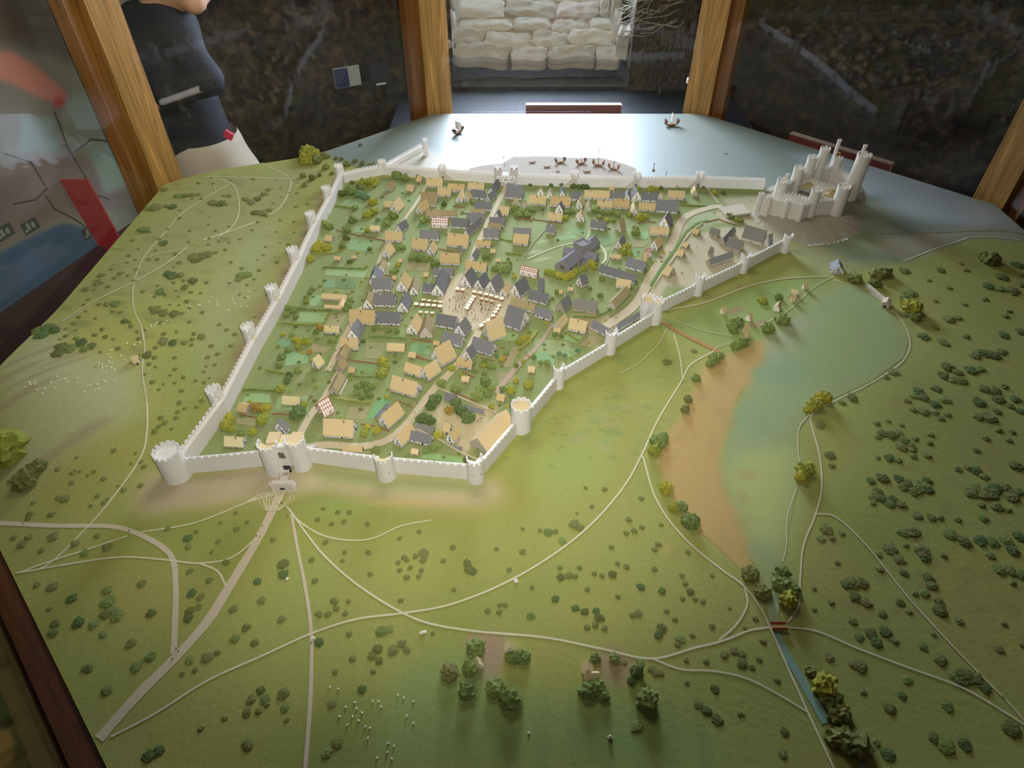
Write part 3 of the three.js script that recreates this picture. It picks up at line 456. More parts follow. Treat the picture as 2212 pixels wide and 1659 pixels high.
// ---------------------------------------------------------------- the visitor behind the left back pane
{
  const ZP = -2.33 * S, at = (px, py, dz = 0) => onPlaneZ(px, py, ZP + dz);
  function body(bones, lo, hi, n, blend) {
    const c = lo.clone().add(hi).multiplyScalar(0.5), half = Math.max(hi.x - lo.x, hi.y - lo.y, hi.z - lo.z) / 2;
    const mc = new MarchingCubes(n, new THREE.MeshStandardMaterial(), true, false, 60000); mc.isolation = 0;
    const p = V(), ab = V(), ap = V();
    for (let z = 0; z < n; z++) for (let y = 0; y < n; y++) for (let x = 0; x < n; x++) {
      p.set((x / n * 2 - 1) * half + c.x, (y / n * 2 - 1) * half + c.y, (z / n * 2 - 1) * half + c.z);
      let sum = 0;
      for (const [a, b, ra, rb] of bones) { ab.subVectors(b, a); ap.subVectors(p, a); const t = Math.min(1, Math.max(0, ap.dot(ab) / Math.max(1e-9, ab.lengthSq()))); const d = ap.addScaledVector(ab, -t).length() - (ra + (rb - ra) * t); sum += Math.exp(-d / blend); }
      mc.field[x + y * n + z * n * n] = blend * Math.log(sum + 1e-30);
    }
    mc.update();
    const g = new THREE.BufferGeometry(), k = mc.count, pos = new Float32Array(k * 3), nor = new Float32Array(k * 3);
    for (let i = 0; i < k; i++) { pos[i * 3] = mc.positionArray[i * 3] * half + c.x; pos[i * 3 + 1] = mc.positionArray[i * 3 + 1] * half + c.y; pos[i * 3 + 2] = mc.positionArray[i * 3 + 2] * half + c.z; for (let j = 0; j < 3; j++) nor[i * 3 + j] = mc.normalArray[i * 3 + j]; }
    g.setAttribute('position', new THREE.BufferAttribute(pos, 3)); g.setAttribute('normal', new THREE.BufferAttribute(nor, 3)); return g;
  }
  const hip = at(430, 335, -0.03), chest = at(345, 95), neck = at(352, 0), head = at(392, -52), shR = at(372, 64, 0.03), elb = at(446, 170, 0.07), wr = at(345, 214, 0.1), shL = at(285, 70), elbL = at(265, 195, 0.03), wrL = at(276, 258, 0.06);
  const t = thing('person', 'person in a dark jacket and beige trousers leaning in behind the left back pane', 'person', V(hip.x, 0, hip.z)), O = V(hip.x, 0, hip.z);
  const L = (v) => v.clone().sub(O), chin = L(at(418, 2, 0.05)), hand = L(wr);
  const skin = [[L(neck), L(head), 0.05, 0.075], [L(head), chin, 0.075, 0.032], [L(head), L(at(398, -75)), 0.078, 0.08], [L(neck), L(chest), 0.05, 0.08], [L(chest), L(hip), 0.08, 0.085], [L(shR), L(elb), 0.036, 0.028], [L(elb), hand, 0.028, 0.021], [L(shL), L(elbL), 0.036, 0.028], [L(elbL), L(wrL), 0.028, 0.021], [L(shL), L(shR), 0.05, 0.05]];
  for (let i = 0; i < 5; i++) skin.push([hand, hand.clone().add(V(-0.07 + (i === 4 ? 0.03 : 0), -0.015 - 0.006 * i, 0.02 - 0.012 * i)), 0.011, 0.008]);
  for (let i = 0; i < 5; i++) { const h = L(wrL); skin.push([h, h.clone().add(V(0.06, -0.02 - 0.008 * i, 0.02 - 0.012 * i)), 0.011, 0.008]); }
  const knee = (s) => V(s * 0.075, 0.4, 0.02), foot = (s) => V(s * 0.08, 0.06, 0);
  for (const s of [-1, 1]) skin.push([V(s * 0.06, L(hip).y - 0.05, 0), knee(s), 0.06, 0.045], [knee(s), foot(s), 0.045, 0.032]);
  part(t, 'body', body(skin, V(-0.42, -0.02, -0.3), V(0.35, 1.5, 0.35), 96, 0.006), M(0xc79a7c, 0.6));
  const wrinkle = (g) => { const p = g.attributes.position, n = g.attributes.normal; for (let i = 0; i < p.count; i++) { const x = p.getX(i), y = p.getY(i), z = p.getZ(i), d = 0.009 * noise.noise(x * 14 + y * 8, y * 26, z * 14) + 0.004 * noise.noise(x * 40, y * 50, z * 40); p.setXYZ(i, x + n.getX(i) * d, y + n.getY(i) * d, z + n.getZ(i) * d); } g.deleteAttribute('normal'); g.computeVertexNormals(); return g; };
  part(t, 'jacket', wrinkle(body([[L(chest), L(hip).add(V(0.0, 0.05, 0)), 0.095, 0.118], [L(neck).add(V(0, -0.04, 0)), L(chest), 0.055, 0.1], [L(shL), L(shR), 0.062, 0.062], [L(shR), L(elb), 0.052, 0.036], [L(elb), L(at(360, 210, 0.1)), 0.038, 0.032], [L(shL), L(elbL), 0.06, 0.05], [L(elbL), L(at(272, 248, 0.05)), 0.05, 0.04]], V(-0.42, 0.5, -0.4), V(0.35, 1.3, 0.4), 80, 0.014)), M(0x24252a, 0.8, { bumpMap: bumpTx, bumpScale: 0.01 }));
  part(t, 'trousers', body([[L(hip).add(V(0.02, 0.02, 0)), L(hip).add(V(0.03, -0.1, 0)), 0.125, 0.13], ...[-1, 1].flatMap((s) => [[V(s * 0.065 + 0.02, L(hip).y - 0.08, 0), knee(s), 0.095, 0.07], [knee(s), foot(s), 0.07, 0.06]])], V(-0.4, 0, -0.42), V(0.4, 0.85, 0.42), 64, 0.015), M(0xb9ae97, 0.85));
  part(t, 'hair', body([[L(at(380, -85)), L(at(395, -100)), 0.085, 0.08], [L(at(372, -60, -0.04)), L(at(370, -20, -0.05)), 0.07, 0.05]], V(-0.3, 1.0, -0.3), V(0.3, 1.6, 0.3), 48, 0.012), M(0x2a211b, 0.8));
  part(t, 'sleeve_stripe', body([[L(at(468, 174, 0.085)), L(at(450, 186, 0.113)), 0.007, 0.009], [L(at(450, 186, 0.113)), L(at(350, 221, 0.142)), 0.009, 0.009]], V(-0.25, L(at(400, 200)).y - 0.2, -0.1), V(0.15, L(at(400, 200)).y + 0.2, 0.3), 72, 0.004), M(0x8f9092, 0.8));
  part(t, 'pocket_trim', new Kit().bar(L(at(485, 286, 0.12)), L(at(503, 297, 0.12)), 0.012, 0.02), M(0xc23a48, 0.7));
  part(t, 'shoe', new Kit().box(0.085, 0.06, 0.2, -0.08, 0.03, 0.04).box(0.085, 0.06, 0.2, 0.08, 0.03, 0.04), M(0x222222, 0.7));
}

// ---------------------------------------------------------------- town: materials
const plaster = M(0xf2f0e8, 0.9), stoneWhite = bumped(0xebe9e1, 0.92, 0.0006, 60), stoneGrey = M(0xc3bdae, 0.95), stoneDull = M(0xa8a08c, 0.95), timber = M(0x3b332b, 0.9), glassDark = M(0x2c2c30, 0.5), redwood = M(0x9a4a26, 0.85), plankMat = M(0xc9b88c, 0.9);
const roofs = { t: [0xc3ad7c, 0xc8b384, 0xbba472], c: [0xd2c592, 0xcebe88], d: [0x9f9068, 0x978860], s: [0x70706f, 0x777776, 0x6a6b6b], g: [0x73746c, 0x79786c] };
for (const k in roofs) roofs[k] = roofs[k].map((c) => M(c, k === 's' || k === 'g' ? 0.75 : 0.95));

// a slice of a ring that stands upright; angles run from local +z
function arcPrism(r0, r1, a0, a1, y0, y1, n = 24, rb = r1) {
  const pos = [], q = (a, b, c, d) => pos.push(...a, ...b, ...c, ...a, ...c, ...d), P = (r, a, y) => [r * Math.sin(a), y, r * Math.cos(a)];
  for (let i = 0; i < n; i++) {
    const a = a0 + (a1 - a0) * i / n, b = a0 + (a1 - a0) * (i + 1) / n;
    q(P(rb, a, y0), P(rb, b, y0), P(r1, b, y1), P(r1, a, y1));
    if (r0 > 0) q(P(r0, b, y0), P(r0, a, y0), P(r0, a, y1), P(r0, b, y1));
    q(P(r0, a, y1), P(r1, a, y1), P(r1, b, y1), P(r0, b, y1)); q(P(rb, a, y0), P(r0, a, y0), P(r0, b, y0), P(rb, b, y0));
  }
  if (a1 - a0 < 6.28) { q(P(r0, a0, y0), P(rb, a0, y0), P(r1, a0, y1), P(r0, a0, y1)); q(P(rb, a1, y0), P(r0, a1, y0), P(r0, a1, y1), P(r1, a1, y1)); }
  const g = new THREE.BufferGeometry(); g.setAttribute('position', new THREE.Float32BufferAttribute(pos, 3)); g.computeVertexNormals();
  const uv = []; for (let i = 0; i < pos.length; i += 3) uv.push(Math.atan2(pos[i], pos[i + 2]) * 0.3, pos[i + 1] * 8); g.setAttribute('uv', new THREE.Float32BufferAttribute(uv, 2)); return g;
}
function extrude(pts, depth) { const s = new THREE.Shape(pts.map((p) => new THREE.Vector2(...p))); const g = new THREE.ExtrudeGeometry(s, { depth, bevelEnabled: false }); g.translate(0, 0, -depth / 2); return g; }

// ---------------------------------------------------------------- houses
const WORDS = { tl: 'long tan thatched house, ', tg: 'gabled tan thatched house, ', cl: 'long pale thatched cottage, ', cg: 'gabled pale thatched cottage, ', dl: 'long dull-thatched house, ', dg: 'gabled dull-thatched house, ', sl: 'long grey slate house, ', sg: 'gabled grey slate house, ', gl: 'greenish stone-roofed building, ', gg: 'greenish stone-roofed gabled building, ', hl: 'small plain thatched hut, ', rl: 'unfinished house with bare red rafters, ', rg: 'unfinished gabled house with bare red rafters, ' };
function house(f, code, p, where, o = {}) {
  const A = G(...f(p[0], p[1])), B = G(...f(p[2], p[3])); if (o.bare) { const c = A.clone().add(B).multiplyScalar(0.5); A.lerp(c, -0.3); B.lerp(c, -0.3); }
  const lengthwise = code[1] === 'l', hut = code[0] === 'h', raw = code[0] === 'r';
  const wh = (o.wh ?? (hut ? 5 : 8)) * mm, mid = A.clone().add(B).multiplyScalar(0.5), ab = B.clone().sub(A).setY(0); let L = ab.length(), D, turn, rh;
  if (lengthwise) {
    turn = Math.atan2(-ab.z, ab.x); const back = V(-Math.sin(turn), 0, -Math.cos(turn)), [, ty] = f(0, p[4]), pitch = hut ? 0.42 : 0.7;
    let lo = 5 * mm, hi = 46 * mm; for (let i = 0; i < 40; i++) { const d = (lo + hi) / 2, y = proj(mid.clone().addScaledVector(back, d / 2).add(V(0, wh + pitch * d, 0)))[1]; y > ty ? lo = d : hi = d; }
    D = lo; rh = pitch * D;
  } else {
    rh = (o.steep ?? 0.82) * L; const R = G(...f(p[4], p[5]), wh + rh), ax = R.sub(mid).setY(0); D = Math.min(0.12, Math.max(8 * mm, ax.length())); turn = Math.atan2(-ax.x, -ax.z);
    L *= Math.max(0.6, Math.abs(Math.cos(turn - Math.atan2(-ab.z, ab.x))));
  }
  const U = lengthwise ? L : D, w = lengthwise ? D : L, h2 = w / 2, s = rh / h2;
  const t = thing(hut ? 'hut' : 'house', (o.say ?? WORDS[code]) + where, hut ? 'hut' : 'house', mid, turn, o.group);
  const place = (k) => { const g = k.geo ? k.geo() : k; if (lengthwise) g.rotateY(Math.PI / 2); g.translate(0, 0, -D / 2); return g; };
  const wall = hut || o.stone ? (o.stone ? stoneGrey : stoneDull) : plaster;
  part(t, 'wall', place(extrude([[-h2, 0], [h2, 0], [h2, wh], [0, wh + rh], [-h2, wh]], U)), o.stone === 2 ? stoneDull : wall);
  if (!raw) {
    const e = (code[0] === 's' || code[0] === 'g' ? 0.9 : 1.3) * mm, th = (code[0] === 's' || code[0] === 'g' ? 0.9 : 1.7) * mm, list = roofs[hut ? 't' : code[0]] ?? roofs.t;
    const roof = part(t, 'roof', place(extrude([[-h2 - e, wh - e * s], [0, wh + rh], [h2 + e, wh - e * s], [h2 + e, wh - e * s + th], [0, wh + rh + th * 1.3], [-h2 - e, wh - e * s + th]], U + 1.6 * mm)), o.roof ?? list[Math.floor(rnd() * list.length)]);
    if (!hut && !o.plain && rnd() < 0.55) { const z = (rnd() - 0.5) * U * 0.5, k = new Kit().box(1.6 * mm, 5 * mm, 2 * mm, -h2 * 0.25, wh + rh + 0.5 * mm, z); part(t, 'chimney', place(k), code[0] === 's' ? stoneGrey : M(0x7d6c55, 0.9)); }
  } else {
    const k = new Kit(), n = Math.max(4, Math.round(U / (4.5 * mm)));
    for (let i = 0; i <= n; i++) for (const q of [-1, 1]) k.bar(V(q * (h2 + mm), wh, -U / 2 + U * i / n), V(0, wh + rh + 0.6 * mm, -U / 2 + U * i / n), 0.9 * mm);
    for (const q of [0.3, 0.62]) for (const r of [-1, 1]) k.bar(V(r * h2 * (1 - q), wh + rh * q + 0.7 * mm, -U / 2), V(r * h2 * (1 - q), wh + rh * q + 0.7 * mm, U / 2), 0.9 * mm);
    k.bar(V(0, wh + rh, -U / 2), V(0, wh + rh, U / 2), 1.1 * mm); part(t, 'rafter', place(k), redwood, 'stuff');
    part(t, 'floor_boards', place(extrude([[-h2 * 0.96, wh * 0.9], [h2 * 0.96, wh * 0.9], [0, wh + rh * 0.55]], U * 0.98)), redwood);
  }
  if (hut || o.stone) {
    part(t, 'door', place(new Kit().box(2 * mm, 3.4 * mm, 0.4 * mm, 0, 1.7 * mm, U / 2)), timber); part(t, 'door', place(new Kit().box(0.4 * mm, 3.4 * mm, 2 * mm, -h2, 1.7 * mm, 0)), timber); if (hut) return t;
  } else if (!o.bare) {
    const k = new Kit(), g = new Kit(), b = 0.42 * mm, out = 0.08 * mm, n = Math.max(2, Math.round(U / (5.2 * mm))), m = Math.max(2, Math.round(w / (5.6 * mm)));
    for (const q of [-1, 1]) {   // long walls: posts, plates, braces
      const x = q * (h2 + out);
      for (let i = 0; i <= n; i++) k.box(b, wh, b, x, wh / 2, -U / 2 + U * i / n);
      k.box(b, b, U, x, wh * 0.36, 0); k.box(b, b * 1.6, U, x, 0.4 * mm, 0);
      for (let i = 0; i < n; i++) { const z = -U / 2 + U * (i + 0.5) / n; if (i % 3 === 1) g.box(0.5 * mm, wh * 0.3, U / n * 0.5, x, wh * 0.66, z); else if (i % 3 === 0) k.bar(V(x, wh * 0.36, z - U / n / 2), V(x, wh, z + U / n / 2), b * 0.8); }
      const z = q * (U / 2 + out);   // gables
      for (let i = 0; i <= m; i++) k.box(b, wh, b, -h2 + w * i / m, wh / 2, z);
      k.box(w, b, b, 0, wh, z); k.box(w, b, b, 0, wh * 0.36, z); k.box(w * 0.52, b, b, 0, wh + rh * 0.46, z); if (w > 15 * mm) k.box(b, rh * 0.46, b, 0, wh + rh * 0.23, z);
      for (const r of [-1, 1]) { k.bar(V(r * h2 * 0.96, wh, z), V(0, wh + rh * 0.95, z), b * 0.8); }
      if (w > 12 * mm) g.box(w * 0.14, wh * 0.36, 0.5 * mm, 0, wh + rh * 0.2, z); g.box(w / m * 0.5, wh * 0.32, 0.5 * mm, (m % 2 ? 0 : w / m / 2), wh * 0.66, z);
    }
    part(t, 'timber_frame', place(k), raw ? redwood : timber, 'stuff'); part(t, 'window', place(g), glassDark, 'stuff');
    for (const d of [new Kit().box(2.2 * mm, 4 * mm, 0.5 * mm, w * 0.22, 2 * mm, U / 2 + 0.2 * mm), new Kit().box(0.5 * mm, 4 * mm, 2.4 * mm, -h2 - 0.2 * mm, 2 * mm, U * 0.12)]) part(t, 'door', place(d), timber);
  }
  return t;
}
const row = (f, ...list) => { for (const [code, p, where, o] of list) house(f, code, p, where, o); };
row(R5,
  ['dg', [800, 412, 858, 416, 880, 312], 'alone among trees near the far left wall corner'], ['hl', [1008, 420, 1070, 430, 358], 'on grass left of the far thatched cluster'], ['hl', [1102, 330, 1145, 338, 268], 'leftmost one close under the sea wall'],
  ['tl', [1200, 378, 1352, 384, 288], 'farthest left one under the sea wall'], ['tl', [1308, 465, 1432, 474, 380], 'in front of two others near the sea wall'], ['tl', [1408, 420, 1562, 428, 347], 'middle of three under the sea wall'], ['tl', [1598, 408, 1748, 412, 338], 'right one of three under the sea wall, left of gatehouse'],
  ['tg', [1482, 517, 1545, 527, 1535, 398], 'left of a gabled pair near the sea gate'], ['tg', [1548, 508, 1610, 516, 1605, 412], 'right of a gabled pair near the sea gate'], ['sl', [1630, 485, 1750, 500, 405], 'left of the high street near the sea gate'],
  ['sg', [1760, 508, 1810, 514, 1850, 400], 'second one left of the sea gate street'], ['sg', [1790, 440, 1840, 452, 1885, 285], 'long one touching the sea gatehouse on its left'], ['sl', [1955, 485, 2110, 500, 348], 'large one right of the sea gatehouse'], ['tg', [2015, 552, 2092, 565, 2060, 485], 'beige one in front of the large slate house', { stone: 1 }], ['tg', [2112, 580, 2162, 582, 2150, 505], 'narrow white one beside the beige gable'],
  ['dl', [1150, 560, 1295, 562, 425], 'on the left lane below the far cluster'], ['tg', [1092, 625, 1165, 634, 1195, 490], 'on the left lane, upper end'], ['tg', [852, 612, 932, 628, 940, 470], 'large one left of the lane with a barn'], ['hl', [800, 575, 885, 580, 515], 'barn joined to the large gabled house'],
  ['dl', [1200, 672, 1335, 672, 592], 'left half of the pair behind the red rafters'], ['dl', [1337, 668, 1488, 668, 600], 'right half of the pair behind the red rafters'], ['rl', [1250, 765, 1405, 772, 665], 'upper left part of the town', { wh: 11 }],
  ['sl', [1660, 602, 1818, 606, 512], 'third one down the high street, left side'], ['dl', [1620, 632, 1758, 634, 588], 'thin one wedged between slate roofs on the high street'], ['sl', [1585, 735, 1745, 740, 622], 'broad one at the middle of the high street'], ['sg', [1556, 842, 1605, 852, 1720, 660], 'very long one along the high street'], ['sl', [1443, 768, 1592, 780, 672], 'right of the house with red rafters'],
  ['tl', [1885, 645, 1985, 655, 562], 'right of the high street behind a slate gable'], ['sg', [1850, 675, 1892, 680, 1895, 585], 'narrow one on the right of the high street'], ['sl', [1800, 748, 1948, 756, 665], 'right side of the high street, upper'], ['dl', [1786, 778, 1912, 786, 722], 'between two slate roofs right of the high street'], ['sl', [1745, 872, 1895, 880, 768], 'right side of the high street, middle'], ['tl', [1676, 948, 1812, 962, 888], 'right side of the high street, lower'],
  ['sg', [905, 806, 968, 818, 995, 680], 'dark one on the left lane above a long thatch'], ['tl', [808, 898, 968, 910, 800], 'large bright one on the left lane'], ['sl', [1138, 888, 1320, 892, 785], 'blue-grey one behind a bright thatched house'], ['tl', [1062, 975, 1203, 995, 870], 'in front of the blue-grey slate house'], ['tg', [1205, 1015, 1277, 1034, 1265, 885], 'right of the thatch before the blue-grey slate'], ['tl', [1397, 945, 1592, 970, 825], 'largest one left of the high street'], ['sg', [1478, 1005, 1535, 1010, 1515, 935], 'small dark one between two big thatches'], ['tl', [1333, 1118, 1515, 1125, 1008], 'second large one down left of the high street'], ['sg', [1618, 1085, 1662, 1090, 1680, 955], 'slim one just right of the high street, lower'], ['tl', [1572, 1172, 1768, 1200, 1090], 'directly behind the gables of the square'],
  ['tg', [775, 1045, 857, 1052, 855, 905], 'alone beside the bend of the left lane'], ['dg', [742, 1185, 800, 1195, 790, 1060], 'touching the big slate house on the left lane'], ['cl', [668, 804, 757, 812, 745], 'in gardens left of the lane, upper'],
  ['hl', [232, 898, 292, 908, 838], 'in the gardens near the third left tower'], ['hl', [322, 1080, 380, 1086, 1040], 'left of two by a garden tree'], ['hl', [490, 1066, 532, 1070, 1035], 'right of two by a garden tree'], ['hl', [936, 1102, 968, 1106, 1065], 'right of the lone gabled house'], ['hl', [1177, 1238, 1218, 1242, 1195], 'behind the large double slate house'], ['hl', [1862, 1095, 1910, 1098, 1065], 'in a yard right of the high street'], ['hl', [1812, 1012, 1858, 1016, 970], 'close to the high street on its right'],
  ['tl', [2028, 925, 2168, 942, 828], 'left of the churchyard path'], ['sl', [2030, 838, 2195, 845, 765], 'behind a thatch left of the churchyard', { plain: 1 }]);
row(R6,
  ['dg', [265, 458, 330, 464, 300, 375], 'left of two small ones under the sea wall'], ['dg', [360, 478, 415, 482, 400, 378], 'right of two small ones under the sea wall'], ['sg', [478, 468, 530, 470, 510, 365], 'under the sea wall, left of the second sea tower'], ['sl', [575, 504, 680, 510, 418], 'joined right of the gable under the sea wall'],
  ['tl', [190, 545, 348, 558, 458], 'wide one right of the sea gate quarter'], ['tl', [388, 560, 580, 575, 468], 'wide one behind a slate gable'], ['sg', [438, 614, 513, 634, 495, 505], 'pushed against a wide thatch'], ['tl', [362, 702, 500, 714, 623], 'bright one on the red garden fence'], ['tg', [638, 578, 697, 586, 688, 465], 'upper of two gables on the church path'], ['dg', [735, 605, 783, 612, 765, 490], 'beige one beside the upper path gable', { stone: 1 }], ['tg', [640, 698, 716, 710, 690, 590], 'lower of two gables on the church path'],
  ['tl', [715, 492, 838, 496, 408], 'left of a joined pair below the sea wall'], ['tl', [840, 496, 950, 502, 412], 'right of a joined pair below the sea wall'], ['tl', [838, 583, 983, 590, 508], 'left of three in the row above the orchard'], ['sl', [955, 502, 1098, 504, 418], 'left neighbour of the tall double gable'], ['tl', [993, 580, 1138, 590, 493], 'middle one in the row above the orchard'], ['sg', [1096, 498, 1150, 504, 1140, 385], 'small gable left of the tall gable'], ['sg', [1160, 506, 1263, 514, 1205, 365], 'tallest gable below the third sea tower'], ['sl', [1268, 516, 1408, 522, 428], 'right neighbour of the tall gable'], ['cg', [1418, 497, 1488, 499, 1455, 425], 'between slate and thatch below the sea wall'], ['tl', [1515, 495, 1668, 502, 413], 'rightmost one below the sea wall'],
  ['tg', [1155, 640, 1222, 648, 1190, 515], 'beige-roofed one in the orchard row'], ['tl', [1233, 602, 1388, 610, 528], 'right of three in the row above the orchard'], ['sl', [1403, 616, 1608, 632, 502], 'wide one at the head of the wide lane'], ['sg', [1420, 755, 1522, 775, 1530, 605], 'blue-grey one on the left of the wide lane'], ['tl', [1340, 838, 1518, 846, 758], 'on the wide lane below the blue-grey gable'], ['tg', [1338, 964, 1416, 982, 1440, 835], 'on the wide lane above the red rafters'], ['rg', [1272, 1030, 1338, 1045, 1358, 955], 'on the wide lane'], ['tg', [1230, 1078, 1310, 1094, 1305, 1000], 'on the wide lane below the red rafters'],
  ['sl', [1108, 1150, 1274, 1195, 1068], 'left of the wide lane, opposite the paddock'], ['sl', [772, 775, 916, 795, 692], 'alone on the green behind the church'], ['dg', [990, 790, 1082, 798, 1095, 672], 'plain beige one behind the church green', { stone: 1 }], ['sl', [350, 822, 432, 830, 735], 'faded one above the churchyard', { stone: 1 }], ['sg', [1008, 952, 1070, 966, 1090, 830], 'right of the church beside a big tree'], ['sl', [855, 1205, 1190, 1305, 1162], 'very long one right of the church', { plain: 1 }],
  ['hl', [968, 1062, 1060, 1072, 1022], 'right of the church among shrubs'], ['hl', [1745, 825, 1795, 842, 780], 'first shelter down the paddock fence'], ['hl', [1648, 950, 1690, 968, 908], 'second shelter down the paddock fence'], ['hl', [1595, 1038, 1650, 1052, 975], 'third shelter down the paddock fence'], ['hl', [1462, 1218, 1515, 1240, 1135], 'lowest and largest shelter on the paddock fence'],
  ['gl', [1905, 835, 1985, 860, 770], 'first stone range of the castle yard', { stone: 2, plain: 1 }], ['gg', [2000, 920, 2055, 940, 2150, 745], 'tall range in the castle yard', { stone: 2, plain: 1 }], ['gl', [2060, 950, 2190, 1000, 870], 'middle range of the castle yard', { stone: 2, plain: 1 }], ['gg', [1880, 1005, 1940, 1030, 1935, 945], 'small one alone in the castle yard', { stone: 2, plain: 1 }], ['gl', [1915, 1140, 2135, 1065, 1025], 'dark one against the town wall', { stone: 2, plain: 1 }],
  ['hl', [1545, 372, 1615, 378, 347], 'yellow one under the sea wall at right'], ['tg', [1740, 460, 1795, 468, 1768, 365], 'stone gable beside the rightmost sea tower', { stone: 1 }], ['hl', [955, 408, 1000, 412, 375], 'small beige one under the second sea tower']);
row(R7, ['gl', [225, 1050, 420, 1105, 940], 'rightmost range of the castle yard', { stone: 1, plain: 1 }], ['gg', [445, 1112, 540, 1092, 490, 1005], 'gable at the end of the castle yard', { stone: 1, plain: 1 }]);
row(A1,
  ['sl', [1132, 388, 1365, 390, 225], 'front range of the big slate house on the left lane'], ['sg', [1095, 305, 1230, 300, 1170, 70], 'rear wing of the big slate house on the left lane', { plain: 1 }], ['tg', [1412, 384, 1556, 388, 1520, 148], 'tall one between lane and square'], ['dg', [1578, 424, 1680, 428, 1640, 200], 'right neighbour of the tall thatched gable'], ['sg', [1835, 430, 1985, 442, 1975, 110], 'great gable facing the square from the left'], ['sl', [1735, 412, 1840, 422, 285], 'low wing left of the great gable'], ['sl', [1860, 215, 2090, 230, 108], 'behind the great gable of the square'],
  ['dg', [1022, 588, 1140, 596, 1095, 385], 'small white gable on the left lane'], ['sl', [1155, 572, 1402, 580, 410], 'right of the small white gable'], ['sg', [1428, 628, 1560, 636, 1530, 390], 'left of the white market stalls'], ['tl', [862, 782, 1160, 794, 612], 'longest one on the left lane'], ['sl', [1190, 786, 1462, 798, 630], 'in line right of the longest thatch'], ['sg', [835, 955, 965, 985, 950, 705], 'before the longest thatch on the left lane'], ['tl', [755, 1082, 962, 1092, 950], 'low one below a slate gable on the left lane'],
  ['dg', [705, 1215, 820, 1225, 810, 1020], 'top bay of the stepped terrace on the left lane', { plain: 1, stone: 2, steep: 0.5 }], ['dg', [665, 1335, 800, 1345, 775, 1190], 'second bay of the stepped terrace on the left lane', { plain: 1, stone: 2, steep: 0.5 }],
  ['cl', [566, 892, 738, 904, 802], 'left of the lane below the open barn'], ['cg', [395, 1303, 505, 1312, 495, 1140], 'left of the lane beside bare soil'], ['hl', [1308, 1110, 1512, 1120, 1012], 'long open barn in the middle gardens'], ['hl', [1572, 1180, 1640, 1192, 1118], 'below the green vegetable plot'], ['hl', [1862, 1035, 1930, 1045, 985], 'at the end of the red fence near the square'], ['hl', [1372, 255, 1420, 260, 205], 'right of the red fence stub by the slate house'], ['hl', [1748, 218, 1800, 222, 168], 'pale one left of the great slate gable'],
  ['tg', [1535, 890, 1675, 902, 1660, 650], 'below the lower stalls, left'], ['dg', [1700, 935, 1848, 945, 1785, 650], 'stone-built one below the lower stalls', { stone: 1 }], ['sl', [1888, 810, 2118, 850, 668], 'lower edge of the market square'], ['sl', [1960, 1010, 2190, 1062, 890], 'second one below the market square'], ['tg', [1815, 1200, 1972, 1288, 2050, 970], 'large tilted one on the street below the square']);
row(A2,
  ['sg', [282, 328, 438, 348, 435, 92], 'first of the three gables above the square'], ['sg', [458, 348, 573, 374, 600, 155], 'second of the three gables above the square'], ['sg', [590, 382, 736, 420, 765, 172], 'third of the three gables above the square'], ['tg', [765, 445, 852, 463, 880, 258], 'narrow one beside the three slate gables'], ['rl', [1012, 190, 1210, 235, 95], 'left of the church hedge', { wh: 11 }], ['sg', [875, 425, 1026, 462, 1070, 205], 'right of the narrow thatched gable on the square'], ['sg', [1150, 390, 1330, 385, 1300, 235], 'rear wing below the church hedge', { plain: 1 }], ['sl', [1112, 500, 1322, 558, 388], 'front range below the church hedge'], ['dl', [900, 575, 1180, 650, 505], 'hidden behind the big slate roof right of the square'],
  ['sl', [815, 800, 1008, 868, 572], 'biggest roof at the right of the square'], ['sl', [1185, 690, 1367, 748, 590], 'right of the biggest roof by the square'], ['tg', [505, 912, 706, 980, 800, 695], 'big one at the lower right corner of the square'], ['sg', [230, 890, 352, 940, 365, 690], 'gable at the street mouth below the square'], ['sl', [430, 1090, 672, 1168, 962], 'main range of the angled house below the square'], ['sg', [320, 1185, 432, 1226, 440, 1010], 'wing of the angled house below the square'], ['tl', [258, 1288, 432, 1330, 1202], 'below the angled slate house'],
  ['gg', [1432, 605, 1545, 645, 1590, 420], 'barn gable with round yard', { stone: 2, plain: 1 }], ['gl', [1640, 615, 1920, 655, 485], 'long barn with round yard', { stone: 2, plain: 1 }], ['tg', [1400, 845, 1498, 855, 1550, 650], 'stone one below the barn', { stone: 1 }], ['hl', [1415, 885, 1490, 893, 830], 'porch hut before the stone gable'], ['tl', [1588, 855, 1788, 902, 730], 'bright one inside the right wall'], ['sl', [1855, 835, 2045, 940, 780], 'against the right wall tower'], ['sg', [1678, 295, 1752, 348, 1800, 170], 'lone white-walled one below the church'], ['hl', [1480, 425, 1518, 432, 375], 'left of two below the church'], ['hl', [1585, 388, 1640, 396, 340], 'right of two below the church']);
row(A3, ['sl', [300, 868, 600, 690, 695], 'long one built along the right wall to the side gate'], ['dg', [168, 575, 270, 600, 405, 325], 'long dull one on the wide lane', { plain: 1, steep: 0.5, stone: 1 }], ['tl', [275, 345, 440, 372, 248], 'yellow one joined to the very long slate roof']);
row(A4, ['cl', [972, 968, 1168, 980, 853], 'just inside the wall left of the main gate', { wh: 6 }], ['cl', [1618, 498, 1802, 514, 403], 'beside the big round tree near the main gate', { wh: 6 }], ['hl', [1112, 575, 1205, 598, 485], 'below the striped green plot at lower left'], ['sg', [1500, 800, 1680, 795, 1600, 640], 'right behind the main gatehouse', { plain: 1, steep: 0.6 }]);
